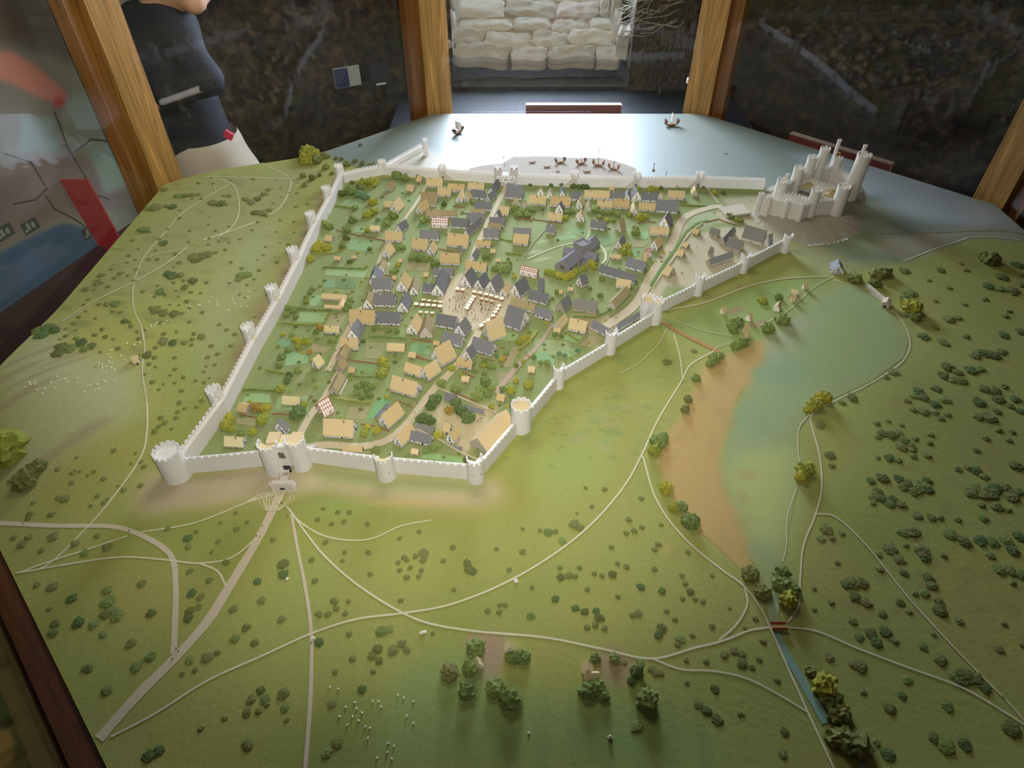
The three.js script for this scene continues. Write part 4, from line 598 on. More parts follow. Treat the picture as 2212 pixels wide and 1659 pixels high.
row(A5,
  ['rg', [80, 600, 215, 612, 215, 430], 'on the left lane near the main gate', { wh: 9 }], ['dg', [230, 395, 320, 412, 330, 200], 'bottom bay of the stepped terrace on the left lane', { plain: 1, stone: 2, steep: 0.5 }], ['tl', [180, 818, 458, 834, 652], 'broad one just inside the front wall'], ['tl', [815, 378, 1048, 448, 262], 'large white-walled one on the lower street'], ['tl', [947, 205, 1092, 255, 125], 'left wing of the pair above the large white-walled house'], ['tg', [1095, 238, 1192, 275, 1245, 78], 'gabled half of the pair on the lower street'], ['tg', [690, 695, 806, 734, 880, 480], 'beside a grey lean-to on the lower street'], ['tg', [836, 884, 936, 910, 1000, 680], 'at the bend of the lower street'], ['sl', [1003, 862, 1190, 908, 775], 'joined to the thatch at the street bend', { plain: 1 }],
  ['tg', [1342, 862, 1422, 886, 1440, 712], 'front wing of the farmhouse in the corner yard', { wh: 11 }], ['tl', [1312, 778, 1375, 794, 690], 'side wing of the farmhouse in the corner yard'], ['tg', [1575, 885, 1725, 980, 1915, 560], 'great barn along the right wall corner', { stone: 2, plain: 1, steep: 0.55 }],
  ['hl', [415, 208, 470, 216, 158], 'beside the clipped green plot'], ['hl', [985, 62, 1050, 72, 18], 'at the end of the long red fence'], ['hl', [1492, 295, 1560, 303, 240], 'cream one behind two round trees'], ['hl', [1825, 475, 1895, 488, 415], 'nearest the square corner tower'], ['hl', [2125, 205, 2185, 212, 145], 'inside the right wall above the corner tower'], ['hl', [1012, 985, 1075, 995, 935], 'inside the front wall near the corner'], ['tl', [365, 960, 545, 970, 908], 'half hidden behind the front wall', { plain: 1, wh: 5 }],
  ['gl', [1330, 470, 1425, 490, 400], 'grey shed at the upper end of the yard wall', { say: 'slate-roofed ', stone: 2, plain: 1, wh: 4, roof: roofs.s[0] }], ['gl', [1512, 555, 1690, 602, 530], 'long grey shed along the yard wall', { say: 'slate-roofed ', stone: 2, plain: 1, wh: 4, roof: roofs.s[1] }], ['gl', [1045, 745, 1215, 790, 700], 'faded grey shed inside the yard', { say: 'flat-looking ', stone: 2, plain: 1, wh: 3, roof: roofs.g[1] }], ['gl', [1425, 935, 1490, 945, 905], 'small grey shed near the great barn', { say: 'tiny ', stone: 2, plain: 1, wh: 3, roof: roofs.s[0] }], ['gg', [655, 650, 750, 655, 800, 500], 'grey lean-to left of a thatched gable', { say: 'low ', stone: 2, plain: 1, wh: 4, steep: 0.3, roof: roofs.s[1] }]);
{ // open barn with three wings, left of the lane
  const t = thing('barn', 'tan thatched barn of three wings round an open court, left of the lane', 'barn', G(...A1(700, 560)));
  const q = (x, y) => G(...A1(x, y)).sub(t.position); const wing = (a, b, wd) => { const c = q(...a), d = q(...b), L = c.distanceTo(d), turn = Math.atan2(-(d.z - c.z), d.x - c.x), m = new THREE.Matrix4().makeRotationY(turn).setPosition(c.clone().add(d).multiplyScalar(0.5)); const place = (g) => g.rotateY(Math.PI / 2).applyMatrix4(m);
    part(t, 'wall', place(extrude([[-wd / 2, 0], [wd / 2, 0], [wd / 2, 6 * mm], [0, 6 * mm + wd * 0.4], [-wd / 2, 6 * mm]], L)), stoneDull); part(t, 'roof', place(extrude([[-wd / 2 - mm, 5.4 * mm], [0, 6 * mm + wd * 0.4], [wd / 2 + mm, 5.4 * mm], [wd / 2 + mm, 7 * mm], [0, 8 * mm + wd * 0.4], [-wd / 2 - mm, 7 * mm]], L + 2 * mm)), roofs.t[1]); };
  wing([545, 468], [835, 488], 15 * mm); wing([575, 592], [770, 605], 9 * mm); wing([800, 480], [755, 600], 13 * mm);
}
// cottages outside the walls
row(PX, ['cl', [289, 787, 303, 787, 770], 'alone with white walls on the left hillside', { wh: 6 }], ['cg', [1093, 1410, 1111, 1412, 1103, 1389], 'right of two at the brown foreground farm', { wh: 4, plain: 1, bare: 1 }], ['cg', [1029, 1444, 1043, 1446, 1030, 1420], 'half behind a tree at the brown foreground farm', { wh: 5, plain: 1, bare: 1 }], ['cg', [1260, 1455, 1277, 1457, 1269, 1429], 'upper of two at the right foreground farm', { wh: 4, plain: 1, bare: 1 }], ['cl', [1265, 1470, 1289, 1470, 1455], 'lower of two at the right foreground farm', { wh: 3, plain: 1, bare: 1 }]);
row(A6, ['tg', [58, 598, 95, 612, 115, 545], 'nearest the side gate in the eastern hamlet', { plain: 1, bare: 1, wh: 6 }], ['tg', [308, 665, 348, 682, 365, 605], 'third up from the water in the hamlet', { plain: 1, bare: 1, wh: 6 }], ['tg', [270, 768, 312, 785, 340, 718], 'second up from the water in the hamlet', { plain: 1, bare: 1, wh: 6 }], ['tg', [268, 835, 312, 848, 340, 790], 'closest to the mudflat in the hamlet', { plain: 1, bare: 1, wh: 6 }], ['tg', [582, 578, 622, 592, 640, 490], 'middle of the upper hamlet row', { plain: 1, bare: 1, wh: 6 }], ['tg', [722, 478, 762, 492, 775, 430], 'front of a joined pair in the hamlet', { plain: 1, bare: 1, wh: 6 }], ['cl', [740, 430, 800, 440, 385], 'back of a joined pair in the hamlet', { plain: 1, wh: 6 }], ['tg', [835, 360, 875, 376, 895, 310], 'highest up in the hamlet', { plain: 1, bare: 1, wh: 6 }], ['sg', [1130, 222, 1245, 238, 1195, 88], 'mill at the river mouth', { wh: 8, steep: 0.5 }]);
{ const t = thing('sluice_house', 'beige stone sluice building on the dam path beside the estuary', 'building', G(1912, 660), -0.6);
  part(t, 'wall', extrude([[-8 * mm, 0], [8 * mm, 0], [8 * mm, 10 * mm], [0, 15 * mm], [-8 * mm, 10 * mm]], 0.02), stoneGrey); part(t, 'roof', extrude([[-9 * mm, 9.4 * mm], [0, 15 * mm], [9 * mm, 9.4 * mm], [9 * mm, 10.6 * mm], [0, 16.4 * mm], [-9 * mm, 10.6 * mm]], 0.022), M(0xc0b196, 0.9)); const c = new Kit(); c.bar(V(-0.006, 0.004, -0.012), V(-0.05, 0.004, -0.05), 0.008, 0.009); part(t, 'causeway', c, stoneGrey); part(t, 'arch', new Kit().box(5 * mm, 6 * mm, 2 * mm, 0, 3 * mm, 0.0105), glassDark); }
{ // church: nave, crossing tower, transepts, chancel
  const t = thing('church', 'large grey stone church with a nave, crossing tower and lancet windows', 'church', G(...R6(640, 1080)), 0), q = (x, y, up = 0) => G(...R6(x, y), up).sub(t.position);
  const wl = M(0x8f8d86, 0.95), rf = M(0x77757a, 0.9);
  const block = (a, b, wd, wh, rh, name) => { const L = Math.hypot(b.x - a.x, b.z - a.z), turn = Math.atan2(b.x - a.x, b.z - a.z), m = new THREE.Matrix4().makeRotationY(turn).setPosition(a.clone().add(b).multiplyScalar(0.5)), h = wd / 2, s = rh / h, e = 1.2 * mm;
    part(t, name, extrude([[-h, 0], [h, 0], [h, wh], [0, wh + rh], [-h, wh]], L).applyMatrix4(m), wl); part(t, 'roof', extrude([[-h - e, wh - e * s], [0, wh + rh], [h + e, wh - e * s], [h + e, wh - e * s + mm], [0, wh + rh + 1.4 * mm], [-h - e, wh - e * s + mm]], L - 1 * mm).applyMatrix4(m), rf); return [m, L]; };
  const w0 = q(505, 1175), e0 = q(690, 1030), far = q(815, 925);
  const [m, L] = block(w0, e0, 0.036, 14 * mm, 15 * mm, 'nave'); block(e0, far, 0.03, 13 * mm, 13 * mm, 'chancel');
  block(q(520, 1020), q(840, 1085), 0.026, 12 * mm, 10 * mm, 'transept'); const al = q(790, 1090); block(al, q(720, 1130), 0.022, 9 * mm, 7 * mm, 'aisle');
  const tw = new Kit().box(0.03, 0.036, 0.03, e0.x, 0.018, e0.z, 0.65), tr = new Kit().box(0.026, 1.4 * mm, 0.026, e0.x, 0.0355, e0.z, 0.65); for (let i = 0; i < 4; i++) tw.box(0.031, 3 * mm, 2 * mm, e0.x + Math.sin(0.65 + i * 1.571) * 0.0145, 0.0375, e0.z + Math.cos(0.65 + i * 1.571) * 0.0145, 0.65 + i * 1.571); part(t, 'tower', tw, wl); part(t, 'tower_roof', tr, rf);
  const k = new Kit(); for (const x of [-4, 0, 4]) k.box(1.6 * mm, (x ? 8 : 11) * mm, 0.6 * mm, x * mm, 11 * mm, -L / 2 - 0.2 * mm); for (let i = 0; i < 4; i++) for (const s of [-1, 1]) k.box(0.6 * mm, 6 * mm, 1.6 * mm, s * 0.0182, 8 * mm, -L / 2 + L * (i + 0.5) / 4); part(t, 'window', new THREE.BufferGeometry().copy(k.geo()).applyMatrix4(m), glassDark, 'stuff');
  const b = new Kit(); for (const x of [-1, 1]) for (let i = 0; i < 5; i++) b.box(3 * mm, 11 * mm, 2 * mm, x * 0.0195, 5.5 * mm, -L / 2 + L * i / 4); part(t, 'buttress', b.geo().applyMatrix4(m), wl, 'stuff');
}

// ---------------------------------------------------------------- town walls and towers
const HEART = G(930, 640);
function curtain(label, pts, h, fine, o = {}) {
  const P = pts.map((q) => G(...q)), o0 = P[0].clone().add(P[P.length - 1]).multiplyScalar(0.5), t = thing('town_wall', label, 'wall', o0.setY(Y0)), th = (o.th ?? 9) * mm, hb = h * mm, ph = 3.6 * mm, mh = 3.4 * mm;
  const body = new Kit(), par = new Kit(), all = new Kit(), stair = new Kit();
  for (let i = 1; i < P.length; i++) {
    const a = P[i - 1].clone().sub(o0), b = P[i].clone().sub(o0), L = Math.hypot(b.x - a.x, b.z - a.z), d = b.clone().sub(a).setY(0).normalize(), n = V(d.z, 0, -d.x), mid = a.clone().add(b).multiplyScalar(0.5);
    if (n.dot(mid.clone().add(o0).sub(HEART)) < 0) n.negate();
    const turn = Math.atan2(-d.z, d.x), y = mid.y, put = (k, w, hh, dd, along, up, outw) => { const c = mid.clone().addScaledVector(d, along).addScaledVector(n, outw); k.box(w, hh, dd, c.x, y + up, c.z, turn); };
    put(body, L + 1 * mm, hb + 4 * mm, th, 0, hb / 2 - 2 * mm, 0); put(par, L + 1 * mm, ph, 1.8 * mm, 0, hb + ph / 2, th / 2 - 0.9 * mm);
    const m = Math.max(2, Math.round(L / (o.pitch ?? 10.5 * mm))), mw = L / m * 0.62;
    for (let j = 0; j < m; j++) {
      const along = -L / 2 + L * (j + 0.5) / m;
      if (fine) { const c = mid.clone().addScaledVector(d, along).addScaledVector(n, th / 2 - 0.9 * mm), e = part(t, 'merlon', merlonGeo, stoneWhite); e.scale.set(mw, mh, 1.8 * mm); e.position.set(c.x, y + hb + ph + mh / 2, c.z); e.rotation.y = turn; }
      else put(all, mw, mh, 1.8 * mm, along, hb + ph + mh / 2, th / 2 - 0.9 * mm);
    }
    if (o.stair && i === 1) { const k = 9; for (let j = 0; j < k; j++) put(stair, 3 * mm, hb * (1 - j / k), 3 * mm, o.stair * (L / 2 - 8 * mm - j * 3 * mm), hb * (1 - j / k) / 2, -th / 2 - 1.5 * mm); }
  }
  part(t, 'wall_body', body, o.mat ?? stoneWhite); part(t, 'parapet', par, o.mat ?? stoneWhite); if (!all.empty) part(t, 'battlement', all, o.mat ?? stoneWhite, 'stuff'); if (!stair.empty) part(t, 'stair', stair, stoneGrey);
  return t;
}
const merlonGeo = new THREE.BoxGeometry(1, 1, 1);
function addTower(parent, base, r, h, out, o = {}) {   // an open-backed round tower standing in parent's space
  const t = new THREE.Group(), R = r * mm, H = h * mm, half = o.half ?? 2.25, k = parent.userData.kids ??= {}, i = (k.tower = (k.tower ?? -1) + 1), own = o.own;
  t.name = i ? 'tower_' + String(i).padStart(3, '0') : 'tower';
  const host = own ? parent : t; if (!own) { t.position.copy(base); t.rotation.y = out; parent.add(t); }
  const mat = o.mat ?? stoneWhite, ph = (o.ph ?? 5) * mm, mh = (o.mh ?? 4.5) * mm, wall = 1.8 * mm;
  part(host, 'shaft', arcPrism(0, R, -half, half, -3 * mm, H, 28, R * 1.07), mat); part(host, 'parapet', arcPrism(R - wall, R + 0.4 * mm, -half, half, H, H + ph, 28), mat);
  const n = o.n ?? Math.max(5, Math.round(half * 2 * R / (8.5 * mm))), m = new Kit();
  for (let j = 0; j < n; j++) { const c = -half + 2 * half * (j + 0.5) / n, w = half / n * 0.62, g = arcPrism(R - wall, R + 0.4 * mm, c - w, c + w, H + ph, H + ph + mh, 3); own && o.fine ? part(host, 'merlon', g, mat) : m.add(g); }
  if (!m.empty) part(host, 'battlement', m, mat, 'stuff');
  part(host, 'fighting_deck', arcPrism(0, R - wall, -half, half, H, H + 0.5 * mm, 24), o.deck ?? stoneWhite);
  if (o.bridge) part(host, 'plank_bridge', new Kit().box(5 * mm, 1 * mm, 7 * mm, 0, H * 0.62, -R * 0.55), plankMat);
  if (o.slit) part(host, 'arrow_slit', new Kit().box(1.2 * mm, 4 * mm, 1 * mm, Math.sin(0.4) * R, H * 0.55, Math.cos(0.4) * R).box(1.2 * mm, 4 * mm, 1 * mm, -Math.sin(0.5) * R, H * 0.5, Math.cos(0.5) * R), glassDark);
  return host;
}
function tower(label, px, r, h, outPx, o = {}) {
  const p = G(...px), q = G(...outPx), out = Math.atan2(q.x - p.x, q.z - p.z), dir = V(Math.sin(out), 0, Math.cos(out)), at = p.clone().addScaledVector(dir, (o.shift ?? 0) * mm);
  const t = thing('wall_tower', label, 'tower', at, out); addTower(t, V(0, 0, 0), r, h, 0, { ...o, own: true }); return t;
}
const wallShadeRight = M(0xd3d1ca, 0.95), wallShadeLeft = M(0xc9c2b4, 0.95);  // side walls: same white stone, its grazing-light shade put into greyer colours
const LEFT = [[395, 1024], [489, 893], [558, 757], [607, 672], [649, 587], [685, 507], [717, 447], [742, 394]];
for (let i = 0; i < 7; i++) curtain('battlemented wall stretch on the left, ' + ['between the near corner tower and the first round tower', 'between the first and second round towers', 'between the second and third round towers', 'between the third and fourth round towers', 'between the fourth and fifth round towers', 'between the fifth and sixth round towers', 'between the sixth and seventh round towers'][i], [LEFT[i], LEFT[i + 1]], 33 - i * 0.7, i === 0, { pitch: 11 * mm, mat: wallShadeLeft });
for (let i = 1; i < 8; i++) tower(`open-backed white round tower on the left wall, ${ORD[i - 1]} beyond the near corner tower`, LEFT[i], 13.5, [52, 53, 53, 52, 51, 47, 42][i - 1], [LEFT[i][0] - 60, LEFT[i][1] - 12], { shift: 6, bridge: i < 4, fine: i < 4, half: 2.0 });
tower('biggest round white tower at the near left corner of the wall', [386, 1026], 21, 53, [300, 1100], { half: 3.1, fine: true, n: 14, slit: true });
curtain('white front wall stretch between the corner tower and the main gate', [[405, 1019], [500, 1010], [600, 1000]], 31, true, { pitch: 11.5 * mm });
curtain('white front wall stretch between the main gate and the middle front tower', [[655, 993], [740, 1004], [822, 1015]], 30, true, { pitch: 11.5 * mm });
curtain('white front wall stretch between the middle front tower and the right corner', [[850, 1017], [940, 1025], [1020, 1032]], 30, true, { pitch: 11.5 * mm });
tower('white front wall tower with two tall horns, right of the main gate', [836, 1024], 15, 42, [838, 1100], { half: 1.9, fine: true, ph: 6, shift: 3, slit: true, deck: plankMat, mh: 6 });
tower('white round tower at the right end of the front wall', [1028, 1033], 13.5, 42, [1050, 1100], { half: 2.2, fine: true, slit: true, mh: 6 });
curtain('right wall stretch beside the great barn', [[1040, 1022], [1110, 940]], 27, false, { mat: wallShadeRight }); curtain('right wall stretch between the big drum tower and the next tower', [[1140, 912], [1197, 842]], 27, false, { mat: wallShadeRight }); curtain('right wall stretch in the middle, beside the vegetable plots', [[1210, 824], [1306, 766]], 25, false, { mat: wallShadeRight }); curtain('right wall stretch along the long slate house', [[1322, 752], [1405, 700]], 25, false, { mat: wallShadeRight });
curtain('right wall stretch just past the side gate', [[1425, 672], [1497, 637]], 25, false, { mat: wallShadeRight }); curtain('right wall stretch along the middle of the paddock', [[1510, 630], [1594, 590]], 25, false, { mat: wallShadeRight }); curtain('right wall stretch along the castle yard', [[1606, 582], [1686, 540]], 25, false, { mat: wallShadeRight });
tower('big white drum tower above the great barn', [1125, 924], 17.5, 52, [1180, 980], { half: 3.1, fine: true, n: 10, slit: true, mh: 3, deck: plankMat });
for (const [px, h, s, r] of [[[1203, 831], 42, 'right wall tower halfway between the drum tower and the long slate house', 11], [[1314, 757], 44, 'right wall tower at the end of the long slate house', 12], [[1503, 632], 42, 'right wall tower just beyond the side gate', 11.5], [[1601, 584], 38, 'right wall tower below the castle yard', 11], [[1692, 541], 38, 'right wall tower nearest the castle rock', 10.5]]) tower('white ' + s, px, r, h, [px[0] + 40, px[1] + 60], { half: 2.2, shift: 4 });
{ // side gate: a big horseshoe tower with builders' scaffolding and a slim tower outside it
  const t = thing('side_gate', 'side gate of two white towers with scaffold poles on the unfinished one', 'gatehouse', G(1400, 690));
  const b1 = G(1396, 686).sub(t.position), b2 = G(1414, 696).sub(t.position);
  addTower(t, b1, 15, 44, Math.PI - 0.5, { half: 2.4, n: 8, deck: plankMat }); addTower(t, b2, 12, 50, 0.6, { half: 3.0, n: 8, deck: plankMat });
  const k = new Kit(); for (let i = 0; i < 16; i++) { const a = rr(-2.6, 0.2), y = rr(0.012, 0.044); k.bar(b1.clone().add(V(Math.sin(a) * 0.016, y, Math.cos(a) * 0.016)), b1.clone().add(V(Math.sin(a + 0.4) * 0.017, y + rr(-0.01, 0.012), Math.cos(a + 0.4) * 0.017)), 0.8 * mm); } part(t, 'scaffold_poles', k, M(0xd8d2c2, 0.9), 'stuff');
}
{ // main gatehouse: twin D towers, a block between, drawbridge and barbican
  const t = thing('main_gatehouse', 'main gatehouse with twin white towers, drawbridge and barbican on the front wall', 'gatehouse', G(622, 1006)), l = G(598, 1013).sub(t.position), r = G(654, 1005).sub(t.position), q = (x, y, up = 0) => G(x, y, up).sub(t.position);
  addTower(t, l, 16.5, 57, -0.12, { half: 2.0, n: 7, deck: plankMat, ph: 6 }); addTower(t, r, 15.5, 57, 0.12, { half: 2.0, n: 7, deck: plankMat, ph: 6 });
  const mid = l.clone().add(r).multiplyScalar(0.5), k = new Kit();
  k.box(0.052, 0.046, 0.026, mid.x, 0.023, mid.z - 0.014); part(t, 'gate_block', k, stoneWhite); part(t, 'gate_roof', new Kit().box(0.056, 0.003, 0.028, mid.x, 0.0475, mid.z - 0.016).box(0.02, 0.006, 0.024, mid.x - 0.019, 0.052, mid.z - 0.018).box(0.02, 0.006, 0.024, mid.x + 0.019, 0.052, mid.z - 0.018), plankMat);
  part(t, 'gate_front', new Kit().box(0.018, 0.044, 0.012, mid.x, 0.036, mid.z + 0.004).box(0.018, 0.004, 0.003, mid.x, 0.06, mid.z + 0.009), stoneWhite);
  part(t, 'carved_panel', new Kit().box(0.009, 0.012, 0.002, mid.x - 0.001, 0.042, mid.z + 0.0105).box(0.004, 0.006, 0.003, mid.x - 0.003, 0.045, mid.z + 0.011).box(0.005, 0.005, 0.003, mid.x + 0.002, 0.039, mid.z + 0.011), M(0x6d655c, 0.8));
  part(t, 'arch', new Kit().box(0.012, 0.016, 0.002, mid.x, 0.008, mid.z + 0.0105), glassDark);
  const b0 = q(620, 1010), b1 = q(616, 1030), dk = new Kit(); dk.bar(b0.clone().add(V(0, 0.006, 0.004)), q(617, 1026).add(V(0, 0.006, 0)), 0.014, 0.0015); part(t, 'drawbridge', dk, stoneGrey);
  const br = new Kit(); br.bar(q(617, 1033).add(V(0, 0.003, 0)), q(614, 1046).add(V(0, 0.003, 0)), 0.014, 0.006); for (const s of [-0.0075, 0.0075]) br.bar(q(617, 1022).add(V(s, 0.009, 0)), q(613, 1047).add(V(s * 1.2, 0.009, 0)), 0.0014, 0.003); part(t, 'bridge', br, stoneGrey);
  const bb = q(614, 1054), k2 = new Kit().box(0.034, 0.013, 0.012, bb.x, 0.0065, bb.z).box(0.036, 0.0025, 0.0016, bb.x, 0.0142, bb.z + 0.005); for (let i = 0; i < 6; i++) k2.box(0.0035, 0.003, 0.0016, bb.x - 0.0155 + i * 0.0062, 0.017, bb.z + 0.005); k2.cyl(0.006, 0.0065, 0.012, 14, bb.x - 0.016, 0.006, bb.z + 0.001).cyl(0.006, 0.0065, 0.012, 14, bb.x + 0.016, 0.006, bb.z + 0.001); part(t, 'barbican', k2, stoneGrey); part(t, 'barbican_arch', arcPrism(0, 0.0042, -Math.PI / 2, Math.PI / 2, 0, 0.001, 12).rotateX(-Math.PI / 2).translate(bb.x, 0.004, bb.z + 0.0071), glassDark);
  const st = new Kit(); for (let i = 0; i < 6; i++) st.box(0.012, 0.004 * (6 - i), 0.004, r.x + 0.012, 0.002 * (6 - i), r.z - 0.02 - i * 0.004); part(t, 'stair', st, stoneGrey);
}
// sea wall
const SEAW = [[742, 394], [828, 376], [957, 386], [1072, 395], [1116, 397], [1240, 402], [1373, 404], [1507, 403], [1648, 408]];
const SEAL = ['from the far left corner to the spur', 'from the spur to the first sea tower', 'from the first sea tower to the sea gatehouse', '', 'from the sea gatehouse to the second sea tower', 'between the second and third sea towers', 'between the third and fourth sea towers', 'from the fourth sea tower to the castle'];
for (let i = 0; i < 8; i++) if (i !== 3) curtain('grey-white sea wall stretch ' + SEAL[i], [SEAW[i], SEAW[i + 1]], 23, false, { pitch: 10 * mm, stair: i > 3 && i < 7 ? 1 : i === 2 ? -1 : 0, th: 10 });
tower('round tower where the spur wall leaves the sea wall', [828, 378], 11, 33, [832, 330], { half: 2.2, shift: 5 });
for (const [px, n] of [[[957, 387], 'first sea tower, left of the sea gatehouse'], [[1240, 402], 'second sea tower, just right of the sea gatehouse'], [[1373, 404], 'third sea tower, in the middle right'], [[1507, 403], 'fourth sea tower, nearest the castle']]) { const t = tower('small round ' + n, px, 11, 31, [px[0], px[1] - 60], { half: 2.3, shift: 4 }); part(t, 'back_wall', new Kit().box(0.014, 0.026, 0.003, 0, 0.013, -0.009), stoneGrey); part(t, 'doorway', new Kit().box(0.006, 0.012, 0.001, 0, 0.006, -0.0108), M(0x6c675f, 0.9)); }
curtain('spur wall running out into the sea', [[836, 368], [870, 348], [912, 325]], 15, false, { pitch: 8 * mm, th: 7 });
tower('lone round tower at the end of the spur wall in the sea', [921, 335], 7.5, 42, [935, 300], { half: 3.1, n: 6 });
{ const t = thing('sea_gatehouse', 'dark grey sea gatehouse with white tracery windows toward the town', 'gatehouse', G(1093, 400)), k = new Kit().box(0.058, 0.03, 0.024, 0, 0.015, -0.008).box(0.022, 0.042, 0.026, -0.022, 0.021, -0.02).box(0.022, 0.042, 0.026, 0.022, 0.021, -0.02);
  part(t, 'block', k, M(0xc0bcb2, 0.95)); const c = new Kit(); for (const x of [-0.03, -0.0165, 0.0165, 0.03]) c.box(0.007, 0.005, 0.02, x, 0.0445, -0.02); part(t, 'battlement', c, M(0xaca89e, 0.95), 'stuff');
  const w = new Kit(), g = new Kit(); for (const x of [-0.018, 0, 0.018]) { w.box(0.0165, 0.017, 0.001, x, 0.0205, 0.0045); g.box(0.0032, 0.0035, 0.0012, x - 0.0028, 0.018, 0.0048).box(0.0032, 0.0035, 0.0012, x + 0.0028, 0.018, 0.0048).box(0.0028, 0.003, 0.0012, x, 0.0245, 0.0048); } part(t, 'tracery_window', w, plaster); part(t, 'window_glass', g, glassDark, 'stuff');
  part(t, 'gate_passage', new Kit().box(0.008, 0.012, 0.001, 0, 0.006, 0.0045), M(0xcfcac0, 0.9)); part(t, 'flag_pole', new Kit().cyl(0.0005, 0.0005, 0.03, 6, -0.004, 0.06, -0.02).box(0.004, 0.003, 0.0006, -0.006, 0.073, -0.02), timber); }
// quay and beach outside the sea wall
{ const P = [[1015, 368], [1040, 362], [1085, 357], [1108, 343], [1180, 341], [1240, 345], [1300, 345], [1342, 356], [1372, 368], [1374, 384], [1240, 390], [1100, 388], [1015, 380]].map((q) => G(...q)), o = P[0].clone(), s = new THREE.Shape(P.map((p) => new THREE.Vector2(p.x - o.x, -(p.z - o.z)))), g = new THREE.ExtrudeGeometry(s, { depth: 0.004, bevelEnabled: true, bevelSize: 0.002, bevelThickness: 0.002, bevelSegments: 2 }); g.rotateX(-Math.PI / 2);
  const t = thing('quay', 'beige quay and beach with boats in front of the sea gate', 'quay', V(o.x, Y0, o.z)); part(t, 'beach', g, bumped(0x9a9080, 0.97, 0.002, 12)); }
function ship(name, label, px, len, turn, o = {}) {
  const t = thing(name, label, 'boat', G(...px, o.up ?? 0.001), turn, o.group), L = len * mm, g = new THREE.SphereGeometry(0.5, 16, 10, 0, Math.PI * 2, Math.PI / 2, Math.PI / 2), p = g.attributes.position;
  for (let i = 0; i < p.count; i++) { const x = p.getX(i), y = p.getY(i), z = p.getZ(i), e = Math.abs(x) * 2; p.setXYZ(i, x * L, (y * 0.55 + 0.5 * 0.55 + 0.07 * e * e) * L * 0.55, z * L * 0.36); } g.computeVertexNormals();
  part(t, 'hull', g, o.mat ?? M(0x6d5340, 0.85)); part(t, 'deck', new Kit().box(L * 0.7, L * 0.02, L * 0.26, 0, L * 0.15, 0), M(0x9a7c58, 0.9));
  if (o.castles) { const k = new Kit(); for (const s of [-1, 1]) { k.box(L * 0.16, L * 0.18, L * 0.28, s * L * 0.42, L * 0.34, 0); for (const z of [-1, 1]) k.box(L * 0.05, L * 0.06, L * 0.04, s * L * 0.46, L * 0.45, z * L * 0.11); } part(t, 'deck_castle', k, o.mat ?? M(0x7a5745, 0.85)); }
  if (o.mast) part(t, 'mast', new Kit().cyl(0.6 * mm, 0.8 * mm, L * o.mast, 8, 0, L * (0.15 + o.mast / 2), 0).box(0.8 * mm, 0.8 * mm, L * 0.5, 0, L * o.mast * 0.85, 0), timber);
  if (o.sail) { const s = new THREE.PlaneGeometry(L * 0.55, L * 0.55, 8, 6), q = s.attributes.position; for (let i = 0; i < q.count; i++) q.setZ(i, -L * 0.09 * (1 - (q.getX(i) / L / 0.275) ** 2)); s.computeVertexNormals(); s.rotateY(Math.PI / 2); const m = part(t, 'sail', new Kit().add(s).add(s.clone().translate(0.4 * mm, 0, 0)), M(0xd9d3c4, 0.95)); m.position.set(L * 0.03, L * 0.62, 0); }
  return t;
}
ship('sailing_ship', 'dark sailing ship with a pale square sail, left on the bright sea', [990, 289], 44, 0.9, { mast: 1.0, sail: 1, castles: 1, mat: M(0x574437, 0.85) });
ship('sailing_ship', 'small sailing ship near the right back post', [1450, 272], 48, 0.1, { mast: 0.95, sail: 1, castles: 1, mat: M(0x6b4a36, 0.85) });
for (const [px, len, turn, label, o] of [[[1210, 352], 34, 0.4, 'left boat on the quay with two deck castles', { castles: 1, mat: M(0x6b5a4c, 0.9) }], [[1255, 354], 34, 0.5, 'boat with reddish castles beside the tall bent mast', { castles: 1, mast: 1.1, mat: M(0x7d5a48, 0.9) }], [[1292, 358], 36, -0.3, 'boat with the tallest flagged mast on the quay', { castles: 1, mast: 1.5, mat: M(0x7b5844, 0.9) }], [[1325, 366], 34, -0.4, 'reddish boat at the right end of the quay', { castles: 1, mast: 0.7, mat: M(0x8a5b48, 0.9) }], [[1150, 352], 22, 0.2, 'small dark boat on the left half of the quay', {}], [[1182, 362], 23, 0.1, 'small dark boat in the middle of the beach', {}], [[1205, 371], 14, 0.3, 'small boat low on the beach', {}], [[1268, 372], 24, 0.1, 'brown boat hauled up near the sea tower', {}], [[1411, 368], 15, 0.8, 'masted boat afloat just right of the quay', { mast: 1.5, up: 0.0006 }], [[1438, 383], 11, 0.3, 'tiny masted boat close behind the sea wall', { mast: 1.5, up: 0.0006 }], [[1568, 332], 11, 0.2, 'tiny reddish boat on the dark streak of sea', { mat: M(0xb07a5a, 0.9), up: 0.0006 }]]) ship('boat', label, px, len, turn, { up: 0.006, ...o });
{ const t = thing('buoy_rock', 'tiny dark rock in the sea at the left', 'rock', G(779, 315)); part(t, 'stone', new THREE.IcosahedronGeometry(0.006, 1), M(0x5c5a50, 0.9)).position.y = 0.002; }

